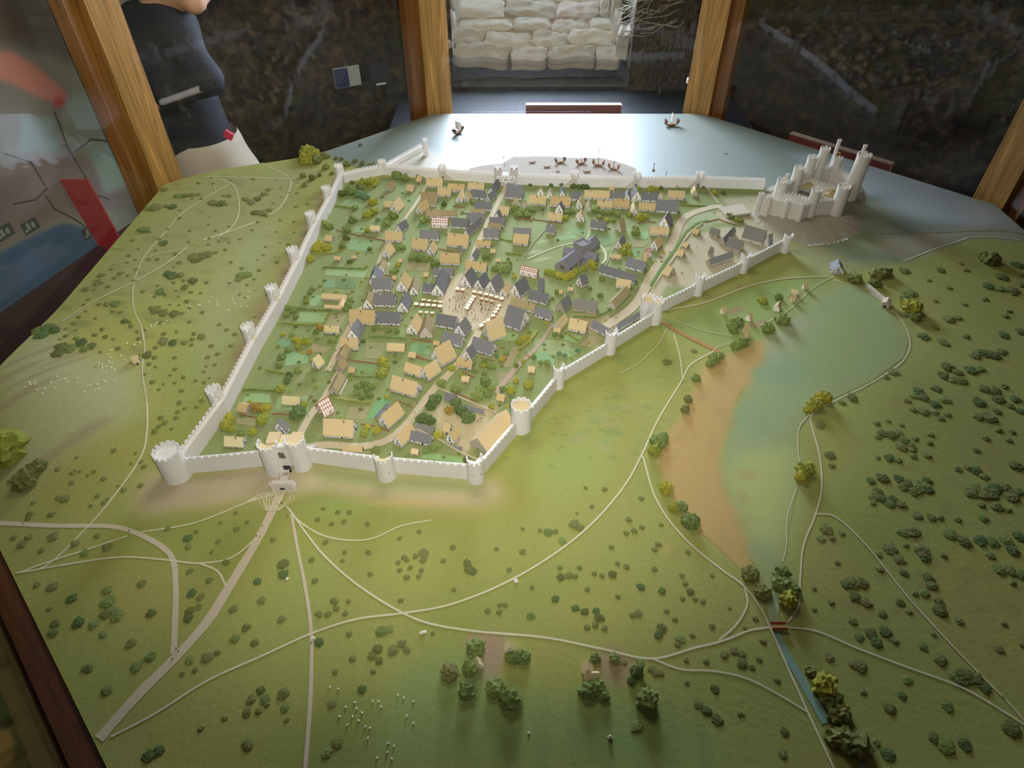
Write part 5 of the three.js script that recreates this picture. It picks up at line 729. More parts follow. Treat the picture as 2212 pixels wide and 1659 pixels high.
// ---------------------------------------------------------------- castle on its rock
{
  const ring_ = [[1638, 440], [1625, 470], [1650, 492], [1700, 512], [1745, 530], [1800, 524], [1850, 508], [1862, 480], [1872, 440], [1860, 400], [1800, 385], [1720, 385], [1660, 405]].map((q) => G(...q)), c = V(0, 0, 0); ring_.forEach((p) => c.addScaledVector(p, 1 / ring_.length));
  const pos = [], idx = [], cv = new THREE.CatmullRomCurve3(ring_, true), N = 90, K = 9;
  for (let k = 0; k <= K; k++) for (let i = 0; i < N; i++) { const f = 1 - k / K, p = cv.getPoint(i / N), q = c.clone().lerp(p, f * (1 + 0.02 * noise.noise(i * 0.4, k, 3))), e = ss(0, 0.28, 1 - f) * 0.013 + 0.0035 * noise.noise(q.x * 60, 5, q.z * 60) * (k ? 1 : 0); pos.push(q.x - c.x, e, q.z - c.z); if (k) { const a = (k - 1) * N + i, b = (k - 1) * N + (i + 1) % N; idx.push(a, b, a + N, b, b + N, a + N); } }
  const g = new THREE.BufferGeometry(); g.setAttribute('position', new THREE.Float32BufferAttribute(pos, 3)); g.setAttribute('uv', new THREE.Float32BufferAttribute(pos.flatMap((v, i) => i % 3 === 0 ? [v * 4, pos[i + 2] * 4] : []), 2)); g.setIndex(idx); g.computeVertexNormals();
  const rock = thing('castle_rock', 'rough grey-brown rock under the white castle', 'rock', V(c.x, Y0, c.z)); part(rock, 'rock', g, bumped(0x97907a, 0.97, 0.003, 3)); part(rock, 'surf', ribbonGeo([[1745, 531], [1800, 526], [1835, 515]], c), M(0xe4e4da, 0.8)); part(rock, 'surf', ribbonGeo([[1828, 480], [1838, 465], [1852, 440], [1860, 420]], c), M(0xdfe0d8, 0.8));
  const t = thing('castle', 'large white model castle with many round towers, taller turrets and tan roofs', 'castle', V(c.x, Y0 + 0.012, c.z)), white = bumped(0xd8d3c4, 0.93, 0.0006, 40);
  const B = (x, y) => G(x, y, 0.012).sub(t.position), up = (b, ty) => { let lo = 0.005, hi = 0.2; for (let i = 0; i < 40; i++) { const m = (lo + hi) / 2; proj(b.clone().add(t.position).add(V(0, m, 0)))[1] > ty ? lo = m : hi = m; } return lo * 1000; };
  const T = [[1676, 444, 15, 394], [1746, 466, 13, 414], [1803, 462, 16, 407], [1833, 428, 18, 338], [1756, 404, 13, 325], [1735, 406, 13, 343], [1711, 416, 14, 366], [1790, 402, 12, 345]].map(([x, y, r, ty]) => { const b = B(x, y), h = up(b, ty); addTower(t, b, r, h, 0, { half: 3.1, n: 7, mat: white, mh: 4, ph: 4 }); return [b, h, r]; });
  for (const [i, x, y, top] of [[3, 1830, 420, 318], [7, 1782, 396, 306], [0, 1683, 440, 380]]) { const b = B(x, y); addTower(t, b, 5, up(b, top), 0, { half: 3.1, n: 5, mat: white, mh: 3, ph: 3 }); }
  const link = (a, b, h, th = 7) => { const k = new Kit(), d = b.clone().sub(a).setY(0), L = d.length(), turn = Math.atan2(-d.z, d.x), m = a.clone().add(b).multiplyScalar(0.5); k.box(L, h * mm, th * mm, m.x, h * mm / 2, m.z, turn); const n = Math.round(L / 0.009), s = V(d.z, 0, -d.x).normalize(); for (let i = 0; i < n; i++) { const q = a.clone().lerp(b, (i + 0.5) / n); for (const e of [-1, 1]) k.box(0.0055, 0.006, 0.0016, q.x + s.x * e * th * mm * 0.42, h * mm + 0.002, q.z + s.z * e * th * mm * 0.42, turn); } part(t, 'curtain_wall', k, white); };
  link(T[0][0], T[1][0], 40, 14); link(T[1][0], T[2][0], 40); link(T[2][0], T[3][0], 46); link(T[3][0], T[7][0], 54); link(T[7][0], T[4][0], 54); link(T[4][0], T[5][0], 50); link(T[5][0], T[6][0], 46); link(T[6][0], T[0][0], 42); link(T[5][0].clone().lerp(T[6][0], 0.3), T[3][0].clone().lerp(T[2][0], 0.4), 34);
  // outer ward with its own small turrets
  const QP = [[1634, 455, 415], [1652, 462, 423], [1690, 469, 433], [1722, 476, 441], [1742, 470, 440]], Q = QP.map((q) => B(q[0], q[1])); for (let i = 0; i < 4; i++) link(Q[i], Q[i + 1], Math.min(up(Q[i], QP[i][2] + 7), 40), 5); Q.slice(0, 4).forEach((b, i) => addTower(t, b.clone().add(V(0, 0, 0.004)), 7, Math.min(46, up(b, QP[i][2])), 0, { half: 3.1, n: 5, mat: white, mh: 3, ph: 3 }));
  const hall = (x, y, w, d, h, ry, m) => { const b = B(x, y), g2 = extrude([[-w / 2, 0], [0, w * 0.22], [w / 2, 0]], d); g2.rotateY(ry).translate(b.x, h, b.z); part(t, 'hall_roof', g2, m); };
  hall(1738, 420, 0.02, 0.05, 0.026, -0.9, M(0xaa9a62, 0.95)); hall(1790, 436, 0.03, 0.052, 0.026, -0.75, M(0xb49a68, 0.95)); hall(1788, 402, 0.012, 0.05, 0.04, 1.35, M(0xb0a468, 0.95));
  const gw = B(1708, 452); part(t, 'gate_wall', new Kit().box(0.062, 0.036, 0.01, gw.x, 0.018, gw.z, -0.28), white); part(t, 'court_tree', new THREE.IcosahedronGeometry(0.006, 1).translate(B(1762, 425).x, 0.02, B(1762, 425).z), M(0x5a6248, 0.95)); part(t, 'flag', new Kit().cyl(0.0004, 0.0004, 0.014, 6, T[7][0].x, 0.001 * T[7][1] + 0.014, T[7][0].z).box(0.009, 0.003, 0.0006, T[7][0].x - 0.005, 0.001 * T[7][1] + 0.02, T[7][0].z), M(0xb9b03a, 0.8));
}
function ribbonGeo(pts, c) { const k = new Kit(); for (let i = 1; i < pts.length; i++) for (let j = 0; j < 8; j++) { if (rnd() < 0.3) continue; const a = G(...pts[i - 1]), b = G(...pts[i]), p = a.lerp(b, (j + 0.5) / 8); k.box(rr(0.002, 0.006), 0.002, rr(0.002, 0.005), p.x - c.x, 0.001, p.z - c.z, rnd() * 3); } return k; }
tag(mesh('castle_ramp', (() => { const k = new Kit(); k.bar(G(1560, 460, 0.003), G(1612, 452, 0.006), 0.05, 0.006); return k; })(), M(0xb0a68e, 0.95)), 'beige ramp leading from the town to the castle', 'ramp');

// ---------------------------------------------------------------- fences, hedges and yard walls
function strip(name, label, category, f, pts, w, h, material, wob = 0) {
  const P = pts.map((q) => G(...f(...q))), o = P[0].clone(), k = new Kit();
  for (let i = 1; i < P.length; i++) { const n = wob ? Math.max(1, Math.round(P[i].distanceTo(P[i - 1]) / 0.006)) : 1; for (let j = 0; j < n; j++) { const a = P[i - 1].clone().lerp(P[i], j / n).sub(o), b = P[i - 1].clone().lerp(P[i], (j + 1) / n).sub(o), hh = h * mm * (1 + wob * (rnd() - 0.5)); a.y += hh / 2; b.y += hh / 2; if (wob) { const s = wob * w * mm * 0.4; a.x += rr(-s, s); b.z += rr(-s, s); } k.bar(a, b.clone().addScaledVector(b.clone().sub(a), wob ? 0.25 : 0), w * mm * (1 + wob * (rnd() - 0.5)), hh); } }
  const m = mesh(name, k, material); m.position.copy(o); return tag(m, label, category);
}
const fenceM = M(0x8c5e48, 0.9), hedgeM = [M(0x7f8a40, 0.98), M(0x6d8240, 0.98), M(0x8a8f44, 0.98)], yardM = M(0xb9ac8c, 0.95);
const fence = (f, pts, where) => strip('garden_fence', 'red-brown garden fence ' + where, 'fence', f, pts, 1.4, 2.0, fenceM);
const hedge = (f, pts, where, w = 3.4) => strip('hedge', 'clipped olive-green hedge ' + where, 'hedge', f, pts, w, 3.4, hedgeM[Math.floor(rnd() * 3)], 0.7);
fence(R5, [[340, 785], [530, 830], [800, 885]], 'across the upper left gardens'); fence(R5, [[790, 1212], [880, 1230]], 'stub beside the big slate house on the left lane'); fence(R5, [[1450, 555], [1570, 570]], 'behind the gabled pair'); fence(R5, [[1520, 630], [1600, 625]], 'behind the red-raftered house'); fence(R5, [[1320, 962], [1460, 995]], 'left of the high street between two thatches'); fence(R5, [[2040, 675], [2212, 690]], 'right of the high street, below the trees');
fence(R6, [[50, 670], [200, 680], [360, 700], [520, 720]], 'running to the churchyard path'); fence(R6, [[1260, 705], [1400, 710]], 'in the orchard quarter'); fence(R6, [[1870, 710], [2000, 680], [2100, 720], [2212, 745]], 'below the castle rock'); fence(A1, [[1600, 955], [1860, 990]], 'behind the stone thatch below the square'); fence(A1, [[1650, 1160], [1820, 1215]], 'right of the small hut in the middle gardens'); fence(A1, [[820, 1200], [1000, 1225], [1205, 1250]], 'from the stepped terrace into the gardens'); fence(A4, [[1495, 590], [1720, 605]], 'beside the big round tree'); fence(A4, [[1130, 605], [1330, 635]], 'below the lower left hut');
fence(A5, [[890, 475], [1020, 530]], 'behind the tilted thatched gable'); fence(A5, [[530, 690], [680, 715], [800, 760]], 'on the lower street bend'); fence(A5, [[1500, 190], [1610, 250]], 'above the two round trees'); fence(A5, [[1440, 395], [1640, 480]], 'outside the yard wall'); fence(A5, [[1000, 45], [1180, 85]], 'at the long middle plots'); fence(A2, [[540, 1180], [700, 1215]], 'below the angled slate house'); fence(A2, [[780, 1050], [830, 1075]], 'stub left of the earthen path'); fence(A2, [[1090, 1150], [1140, 1180]], 'stub right of the earthen path'); fence(A4, [[1890, 450], [1940, 380]], 'along the left lane near the red rafters');
hedge(R5, [[330, 550], [480, 575], [540, 570]], 'below the sixth left tower'); hedge(R5, [[120, 1015], [330, 1000], [430, 960]], 'below the fourth left tower'); hedge(R5, [[200, 1140], [420, 1150], [620, 1160]], 'above the long pale plot'); hedge(A1, [[60, 560], [330, 600], [640, 620]], 'below the open barn'); hedge(A1, [[0, 765], [240, 780], [440, 790]], 'in the left gardens, middle'); hedge(A1, [[610, 640], [560, 760]], 'beside the brown plot, running downhill'); hedge(A4, [[1170, 320], [1400, 325], [1600, 345]], 'above the striped green plot'); hedge(A4, [[1430, 105], [1600, 130], [1700, 165]], 'below bare soil at the lower left'); hedge(A1, [[1090, 930], [1300, 935], [1520, 950]], 'below a row of four round trees'); hedge(A1, [[720, 910], [650, 1050], [590, 1240]], 'along the left lane'); hedge(A5, [[380, 235], [530, 240], [680, 240]], 'right of the stepped terrace'); hedge(A5, [[270, 445], [480, 480], [620, 490]], 'behind the red-raftered house near the gate');
hedge(A2, [[1330, 160], [1420, 215], [1560, 245], [1680, 190]], 'thick and curved before the church', 9); hedge(A2, [[1230, 850], [1130, 980], [1000, 1080]], 'along the earthen path', 6); hedge(A2, [[1540, 860], [1700, 980]], 'between two plots inside the right wall'); hedge(A2, [[1650, 690], [1900, 700], [2090, 610]], 'round the barn yard'); hedge(R6, [[1880, 555], [1740, 550], [1640, 545]], 'at the head of the wide lane'); hedge(R6, [[780, 690], [900, 715], [1020, 690]], 'above the church green'); hedge(R5, [[1880, 860], [2000, 890], [2150, 900]], 'behind the yards right of the high street'); hedge(R5, [[1950, 1000], [2110, 1025]], 'lower, in the yards right of the high street');
strip('yard_wall', 'beige yard wall from the lower street to the right corner tower', 'wall', A5, [[1265, 355], [1500, 455], [1820, 590]], 2, 4, yardM); strip('yard_wall', 'beige yard wall from the bend of the street to the front wall corner', 'wall', A5, [[1055, 745], [1280, 850], [1500, 980], [1640, 1035]], 2, 4, yardM); strip('yard_wall', 'short beige yard wall along the lower street', 'wall', A5, [[1265, 360], [1140, 515], [1005, 665]], 1.6, 3, yardM); strip('churchyard_wall', 'thin dark wall right of the church', 'wall', R6, [[1090, 830], [1000, 960], [930, 1115]], 1.2, 2.4, stoneDull); strip('churchyard_wall', 'thin dark wall left of the church', 'wall', R6, [[370, 760], [240, 900], [130, 1070]], 1.2, 2.4, stoneDull); strip('yard_wall', 'white stone yard wall beside the narrow lane near the gate', 'wall', A5, [[400, 270], [330, 410]], 2, 2, M(0xcfc8b4, 0.95));
strip('paddock_bank', 'long green bank curving along the wide lane', 'bank', R6, [[1350, 1320], [1440, 1170], [1590, 960], [1690, 800], [1790, 720], [1900, 690]], 7, 1.6, M(0x66803f, 0.98)); strip('paddock_fence', 'pale rail curving along the paddock', 'fence', R6, [[1385, 1325], [1470, 1190], [1560, 1080], [1650, 920], [1740, 800], [1850, 720]], 1, 3.4, M(0xd2cfae, 0.9));
{ const t = thing('footbridge', 'small red-railed footbridge over the stream', 'bridge', G(1681, 1355)); part(t, 'deck', new Kit().box(0.02, 0.002, 0.006, 0, 0.003, 0), M(0xc3a478, 0.9)); for (const s of [-1, 1]) part(t, 'railing', new Kit().box(0.021, 0.0045, 0.001, 0, 0.005, s * 0.0042), M(0xa4503c, 0.8)); }

// ---------------------------------------------------------------- market stalls and figures
const canopyM = [M(0xf0ecd4, 0.9), M(0xe6ddba, 0.9), M(0xdfc88f, 0.9)], counterM = M(0x9a7650, 0.9), wares = M(0xb0553c, 0.9);
function stall(f, x, y, turn, label, c, w = 10, d = 7) {
  const t = thing('market_stall', label, 'market stall', G(...f(x, y)), turn, 'market stalls on the square'), h = 6 * mm, k = new Kit();
  for (const sx of [-1, 1]) for (const sz of [-1, 1]) k.box(0.5 * mm, h, 0.5 * mm, sx * w * mm * 0.44, h / 2, sz * d * mm * 0.42);
  part(t, 'post', k, timber, 'stuff'); part(t, 'canopy', new Kit().box(w * mm, 0.6 * mm, d * mm, 0, h + 0.4 * mm, 0, 0, 0, 0.22), canopyM[c]); part(t, 'counter', new Kit().box(w * mm * 0.85, 2.2 * mm, 2 * mm, 0, 1.1 * mm, d * mm * 0.36), counterM); part(t, 'wares', new Kit().box(w * mm * 0.5, 0.8 * mm, 1.4 * mm, 0, 2.6 * mm, d * mm * 0.36), wares);
}
const stalls = (f, list, where, turn, c, w, d) => list.forEach(([x, y], i) => stall(f, x, y, turn, `${canopyM[c] === canopyM[2] ? 'tan' : 'white'}-canopied market stall, ${ORD[i]} ${where}`, c, w, d));
stalls(A1, [[1657, 558], [1730, 568], [1797, 572], [1868, 577], [1940, 585]], 'from the left in the bright row left of the square', -0.06, 0);
stalls(A1, [[1745, 510], [1812, 520], [1880, 527], [1945, 535]], 'from the left in the thin back row left of the square', -0.06, 1, 9, 5);
stalls(A1, [[1710, 655], [1780, 660], [1850, 665]], 'from the left in the lower row left of the square', -0.06, 1, 8, 5);
stalls(A2, [[270, 378], [332, 386], [472, 412], [537, 425], [610, 442], [672, 457], [735, 476], [795, 494]], 'from the left below the slate gables', -0.28, 0, 9.5, 7);
stalls(A2, [[462, 475], [440, 508], [420, 540], [400, 573], [382, 606]], 'from the top in the diagonal row across the square', 1.15, 0, 8, 9);
stalls(A2, [[555, 496], [615, 509], [675, 523]], 'from the left in the small inner row', -0.25, 1, 8.5, 4);
stalls(A2, [[762, 580], [742, 618], [720, 655], [692, 698]], 'from the top in the right-hand row', 0.45, 0, 9, 6);
stalls(A2, [[645, 753], [605, 783], [553, 815]], 'from the top at the foot of the square', 0.5, 0, 10, 7);
const cloths = [M(0x3a322b, 0.9), M(0x5a4a38, 0.9), M(0x6e4436, 0.9), M(0x39424f, 0.9), M(0x7d7050, 0.9)];
const figureGeo = new THREE.LatheGeometry([[0, 0], [0.85, 0.05], [0.8, 1.2], [0.62, 2.2], [0.75, 3.1], [0.7, 3.5], [0.25, 3.7], [0.22, 3.85], [0.42, 4.05], [0.46, 4.35], [0.3, 4.65], [0, 4.75]].map(([r, y]) => new THREE.Vector2(r * mm * 0.9, y * mm * 0.95)), 8);
let townsman = null;
function figure(p, label, group) { const m = townsman ? townsman.clone() : mesh('figurine', figureGeo, cloths[0]); if (townsman) { m.name = numbered('figurine'); m.material = cloths[Math.floor(rnd() * 5)]; scene.add(m); } townsman ??= m; m.position.copy(p); m.rotation.y = rnd() * 6; m.userData = {}; return tag(m, label, 'figurine', group); }
const inside = (P, x, y) => { let c = false; for (let i = 0, j = P.length - 1; i < P.length; j = i++) if ((P[i][1] > y) !== (P[j][1] > y) && x < (P[j][0] - P[i][0]) * (y - P[i][1]) / (P[j][1] - P[i][1]) + P[i][0]) c = !c; return c; };
{ const Q = [[960, 650], [995, 630], [1015, 625], [1085, 648], [1080, 665], [1040, 690], [1020, 705], [1005, 700], [970, 668]]; let n = 0; while (n < 74) { const x = rr(955, 1090), y = rr(622, 708); if (!inside(Q, x, y)) continue; figure(G(x, y), 'tiny dark figurine among the crowd on the market square', 'crowd on the market square'); n++; } }
const walkers = (f, list, label, group) => list.forEach(([x, y]) => figure(G(...f(x, y)), label, group));
walkers(B1, [[750, 288], [1520, 262], [1487, 318], [1000, 1032], [1034, 985], [1022, 970], [1803, 938], [1665, 205], [1605, 135], [1632, 128], [138, 246], [1508, 322]], 'tiny figurine walking on a road outside the main gate', 'travellers outside the main gate');
walkers(A5, [[1045, 588], [1068, 495], [1090, 570], [1682, 640], [1712, 612], [335, 885], [375, 905], [248, 150], [212, 185], [230, 195], [70, 470], [30, 620], [1400, 50], [1650, 660]], 'tiny figurine on a street or yard near the front wall', 'people near the front wall');
walkers(A3, [[205, 708], [228, 690], [280, 705], [640, 205], [1075, 175], [1180, 140], [1060, 165], [900, 640], [1000, 300], [900, 330], [960, 310]], 'tiny figurine near the side gate and paddock', 'people near the side gate'); walkers(R6, [[165, 240], [180, 238], [205, 235], [1790, 955], [1883, 560], [1940, 1120], [1960, 625], [1945, 480]].slice(0, 7), 'tiny figurine at the quay, paddock or wide lane', 'people at the quay and wide lane');

// ---------------------------------------------------------------- trees and bushes
function clump(s, squash) {
  const g = new THREE.IcosahedronGeometry(1, 3), p = g.attributes.position, v = V();
  for (let i = 0; i < p.count; i++) { v.fromBufferAttribute(p, i); const n = noise.noise(v.x * 2.1 + s * 5, v.y * 2.1, v.z * 2.1) * 0.42 + noise.noise(v.x * 6 + s, v.y * 6, v.z * 6) * 0.3; v.multiplyScalar(0.9 + n); v.y = Math.max(v.y, -0.55) * squash + 0.5 * squash; p.setXYZ(i, v.x, v.y, v.z); }
  g.computeVertexNormals(); return g;
}
const crowns = [0, 1, 2, 3].map((s) => clump(s, 0.85)), mounds = [4, 5, 6, 7].map((s) => clump(s, 0.6));
const leafM = { o: [0x8a8a2e, 0x7f862f, 0x93902f], g: [0x6c7c3a, 0x647539, 0x748242], d: [0x566834, 0x50602e], b: [0x5f7a50, 0x587048], y: [0x94902f, 0x8d8c34], n: [0x656b32, 0x6f7339, 0x5c642d, 0x737440], r: [0x9a7a34, 0x8f7632] };
for (const k in leafM) leafM[k] = leafM[k].map((c) => M(c, 0.98));
const proto = {};
function plant(kind, geos, p, r, code, label, group, squeeze = 1) {
  const key = kind, g = geos[Math.floor(rnd() * geos.length)], mats = leafM[code], m = proto[key] ? proto[key].clone() : mesh(kind, g, mats[0]);
  if (proto[key]) { m.name = numbered(kind); scene.add(m); } proto[key] ??= m;
  m.geometry = g; m.material = mats[Math.floor(rnd() * mats.length)]; m.position.copy(p); m.scale.set(r * rr(0.9, 1.12), r * squeeze * rr(0.85, 1.15), r * rr(0.9, 1.12)); m.rotation.set(0, rnd() * 6.28, 0); m.userData = {};
  return tag(m, label, kind, group);
}
const HUE = { o: 'olive-green', g: 'mid-green', d: 'dark green', b: 'bluish-green', y: 'bright yellow-green', n: 'dull green', r: 'orange-brown' };
// a string of "x y r code" quadruples; r in the close view's pixels
function trees(f, k, text, where, own) {
  const a = text.trim().split(/\s+/);
  for (let i = 0; i + 3 < a.length + 1 && i < a.length; i += 4) { const [px, py] = f(+a[i], +a[i + 1] + a[i + 2] * 0.25), p = G(px, py), d = p.distanceTo(camera.position), r = a[i + 2] / k * d / FOCAL * 1.08; plant('tree', crowns, p, r, a[i + 3], own ? `${HUE[a[i + 3]]} sponge tree, ${own[i / 4]}` : `small ${HUE[a[i + 3]]} sponge tree ${where}`, `${HUE[a[i + 3]]} trees ${where}`, 1); }
}
trees(R5, 4.424, '850 225 30 d 790 235 25 d 920 265 45 g 1000 295 40 g 1125 265 28 g 1205 255 28 d 490 335 22 n 600 340 40 o 690 340 55 o 560 380 40 n 480 420 55 g 560 450 45 b 620 470 38 b 395 445 35 d 690 520 38 o 520 575 28 g 640 640 45 o 700 610 42 o 500 690 42 g 230 650 34 o 220 740 42 g 280 760 36 g 440 790 36 g 740 680 22 g 885 655 42 g 830 690 30 g 820 730 38 g 640 790 28 o 180 950 52 o 250 960 42 o 130 970 36 o 90 1060 42 o 660 965 24 d 470 1085 24 d 440 860 34 n 400 950 28 n 930 960 28 g 980 955 26 g 1070 1050 38 g 1130 1060 42 g 1200 1060 38 g 1285 1110 44 g 905 1170 30 g 925 1120 24 o 1200 690 34 g 1160 710 28 g 1665 300 20 d 1370 540 28 d 1650 520 25 o 1780 1040 42 g 1860 1150 40 g 1910 1165 46 g 1965 1150 46 g 2040 1230 25 o', 'in the upper left gardens');
trees(R5, 4.424, '90 75 85 o 50 130 60 o 150 120 55 n 230 80 38 n 340 100 18 n 390 110 20 n 440 160 32 n 525 130 22 n 590 155 24 n 655 155 16 n 695 148 14 n 110 290 32 n 25 270 28 n 240 190 30 n 40 355 24 n 180 262 20 n 300 245 18 n', 'on the shore left of the town');
trees(R6, 4.424, '60 590 46 g 130 610 46 g 210 590 38 g 90 640 38 g 170 645 36 g 555 620 32 g 600 610 32 g 540 670 28 o 820 590 44 g 880 625 30 g 920 620 30 g 960 620 32 g 1000 625 28 g 1030 640 26 g 860 665 28 g 930 690 26 o 990 690 24 o 1150 640 28 o 1245 665 42 o 1300 660 28 o 1205 810 38 g 1205 775 30 g 1115 960 44 o 1100 1000 38 o 1140 1000 34 o 500 350 28 d 610 370 28 d 660 375 26 d 700 375 28 d 740 380 26 d 400 360 18 d 200 355 16 d 1450 385 18 n 1350 395 28 o 1400 392 22 o 1240 385 18 o 1960 430 24 o 2040 430 20 n 1855 375 14 n', 'in the gardens below the sea wall');
trees(R6, 4.424, '2160 368 18 n 2212 366 17 n 2090 650 24 n 2130 670 26 n 2170 690 22 o 2212 700 22 n 2120 640 20 r 2200 665 20 n', 'near the castle rock');
trees(A1, 5.53, '425 350 36 g 390 400 30 g 345 515 36 g 340 460 28 g 125 590 34 g 190 620 38 g 260 590 26 g 105 670 34 g 220 690 34 g 510 820 44 r 460 870 34 g 480 940 30 g 630 980 34 g 680 990 24 g 210 960 38 o 260 990 44 o 320 980 42 o 370 1000 38 o 250 1050 34 o 70 900 28 o 175 905 28 g 130 1090 38 g 385 1110 32 r 50 1170 44 g 30 1260 38 g 240 1310 30 g 840 560 56 g 870 500 40 g 820 600 34 g 700 640 28 g 630 600 26 g 1160 835 34 g 1245 820 38 g 1325 855 36 g 1425 860 34 g 1380 150 36 g 1270 1220 48 o 1290 1280 48 o 1250 1180 30 o 2085 1300 42 y 1020 980 28 d', 'in the middle gardens');
trees(A2, 5.53, '790 110 54 g 830 75 44 g 885 60 42 g 850 150 36 g 730 100 34 g 940 185 24 g 1340 150 42 o 1400 175 46 o 1480 205 54 o 1560 220 54 o 1620 190 54 o 1680 150 46 o 1780 120 36 o 1850 70 54 o 1900 60 36 o 1900 110 30 o', 'round the church');
trees(A2, 5.53, '1990 240 30 g 1845 350 26 g 1970 430 34 g 1460 395 34 g 1400 470 24 g 1120 870 28 g 1010 990 44 o 1060 950 42 o 1110 930 36 o 850 1120 34 g 790 1200 34 o 600 1220 34 g 650 1260 34 g 700 1290 28 g 560 1260 30 g 970 1280 28 g 1180 1170 28 g 1430 900 30 g 1340 1240 42 g 1260 1230 32 g 740 1160 28 b 830 1180 26 r 1550 1150 30 b 1700 1090 30 b 1480 1130 30 b', 'right of the market square');
trees(A5, 4.424, '1405 160 40 y 1620 175 28 g 1300 305 46 g 1435 350 54 g 735 205 56 o 740 100 44 o 500 340 38 g 560 310 38 g 630 330 38 g 620 410 36 g 545 430 34 g 490 395 28 g 590 365 32 g 1640 420 54 g 1670 370 46 g 1720 290 54 g 1710 205 28 g 1780 350 38 g 1740 405 34 g 1880 360 28 g 1960 370 46 o 2010 280 28 y 2130 320 46 o 1780 525 34 o 1230 470 54 d 1200 520 44 d 1270 440 36 d 1150 640 54 d 1100 650 46 d 1200 665 42 d 1270 795 46 y 680 755 38 o 590 720 34 o 565 780 38 o 675 940 40 n 1540 1030 34 n 1220 920 42 g 1160 950 30 g 1280 900 28 g 2015 135 26 g 1700 130 28 o 1760 140 28 g 1600 110 26 g 2080 90 24 o', 'in the gardens near the front right corner');
trees(A5, 4.424, '1380 560 46 r 1440 500 58 d 1490 570 58 d 1560 630 62 d 1460 540 44 d', 'in the corner farmyard', ['autumn-coloured one in the corner farmyard', 'top one in the corner farmyard', 'middle one in the corner farmyard', 'largest lower one in the corner farmyard', 'left one in the corner farmyard']);
trees(A4, 5.185, '1020 640 52 o 990 720 58 o 1050 760 42 o 1155 795 42 g 1280 790 44 o 1390 660 62 o 1330 520 58 r 1430 530 52 o 1600 310 46 o 1560 330 34 o 1580 45 38 g 1790 105 38 g 1690 160 36 d 1670 210 38 d 1660 240 28 d 1970 205 26 g 1420 590 34 o', 'inside the near left wall corner');
trees(A4, 5.185, '1790 585 78 d 1850 490 46 o', 'beside the main gate lane', ['big round one beside the main gate lane', 'lighter one behind the big round one at the gate']);
trees(B2, 2.68, '1040 960 45 g 1015 1075 48 g 890 1100 48 n 990 1215 46 g 1155 1195 45 g 1240 1262 56 g 1275 1010 38 g 1315 1020 34 g 1240 1020 28 g 1840 1020 26 g 1730 1025 25 n 1690 1210 44 g 1740 1180 38 g 1780 1238 30 g 2030 1262 54 g 1970 1100 34 d 1940 1152 22 d', 'round the two foreground farms', ['at the top of the brown farm plot', 'covering a cottage on the brown farm plot', 'far left of the brown farm plot', 'lower left of the brown farm plot', 'left of the pair below the brown plot', 'largest of the pair below the brown plot', 'middle of three right of the brown plot', 'right of three beside the brown plot', 'touching the cottage right of the brown plot', 'bright one on the path above the right farm', 'left of the path above the right farm', 'biggest below the cottages of the right farm', 'upper right below the cottages of the right farm', 'small one lowest below the right farm', 'big one right below the right farm', 'dark one at the right edge of the right farm', 'small dark one at the right farm edge']);
trees(B3, 2.68, '100 38 36 y 145 155 28 o 190 150 34 g 245 235 44 g 588 535 42 n 660 645 40 n 765 535 44 g 760 590 42 g 835 630 38 g 800 690 48 o', 'beside the mudflat and stream', ['on the near left bank of the mudflat', 'upper of a pair on the mudflat bank', 'right of a pair on the mudflat bank', 'at the lower bend of the mudflat bank', 'at the tip of the mudflat', 'left of the stream mouth', 'topmost right of the stream mouth', 'just below the topmost at the stream mouth', 'right-hand one above the footbridge', 'nearest the footbridge']); trees(B4, 2.724, '1022 878 40 y 970 918 40 o 940 940 26 o 910 1300 42 o 895 1340 38 o 945 1272 28 o 60 1130 44 g 35 1180 42 o 90 1100 28 g 280 755 26 g 235 880 25 n 215 940 28 n 385 645 34 g 360 672 26 g 420 625 20 g 555 545 30 g 515 562 32 g 670 300 26 o 765 280 22 g 520 430 34 g 490 450 26 g 500 475 24 g 700 465 34 g 785 415 36 g 1210 172 38 n 1345 145 38 n 1390 140 32 n 1330 200 28 n 1545 350 46 o 1510 320 28 o 1565 400 26 g 2010 60 44 n 1975 40 24 n', 'along the estuary');
trees(B1, 2.68, '60 0 10 n', 'at the left edge'); trees(PX, 1, '22 972 30 o 60 1035 20 n 85 1010 14 n 12 985 20 o', 'large, on the near left hillside', ['cut by the left edge of the photo', 'low one under the biggest at the left edge', 'small one between two at the left edge', 'top one at the left edge']);
trees(B3, 2.68, '1015 1185 56 o 1050 1260 52 n 940 1100 26 n 1095 1350 46 n 1110 1310 34 o 1140 1500 62 n 1080 1490 46 n 1210 1530 56 n', 'along the lower stream', ['topmost along the lower stream', 'second along the lower stream', 'small one beside the path by the lower stream', 'middle one by the end of the stream', 'small one at the end of the stream', 'big one below the end of the stream', 'left one below the end of the stream', 'lowest one by the stream']);

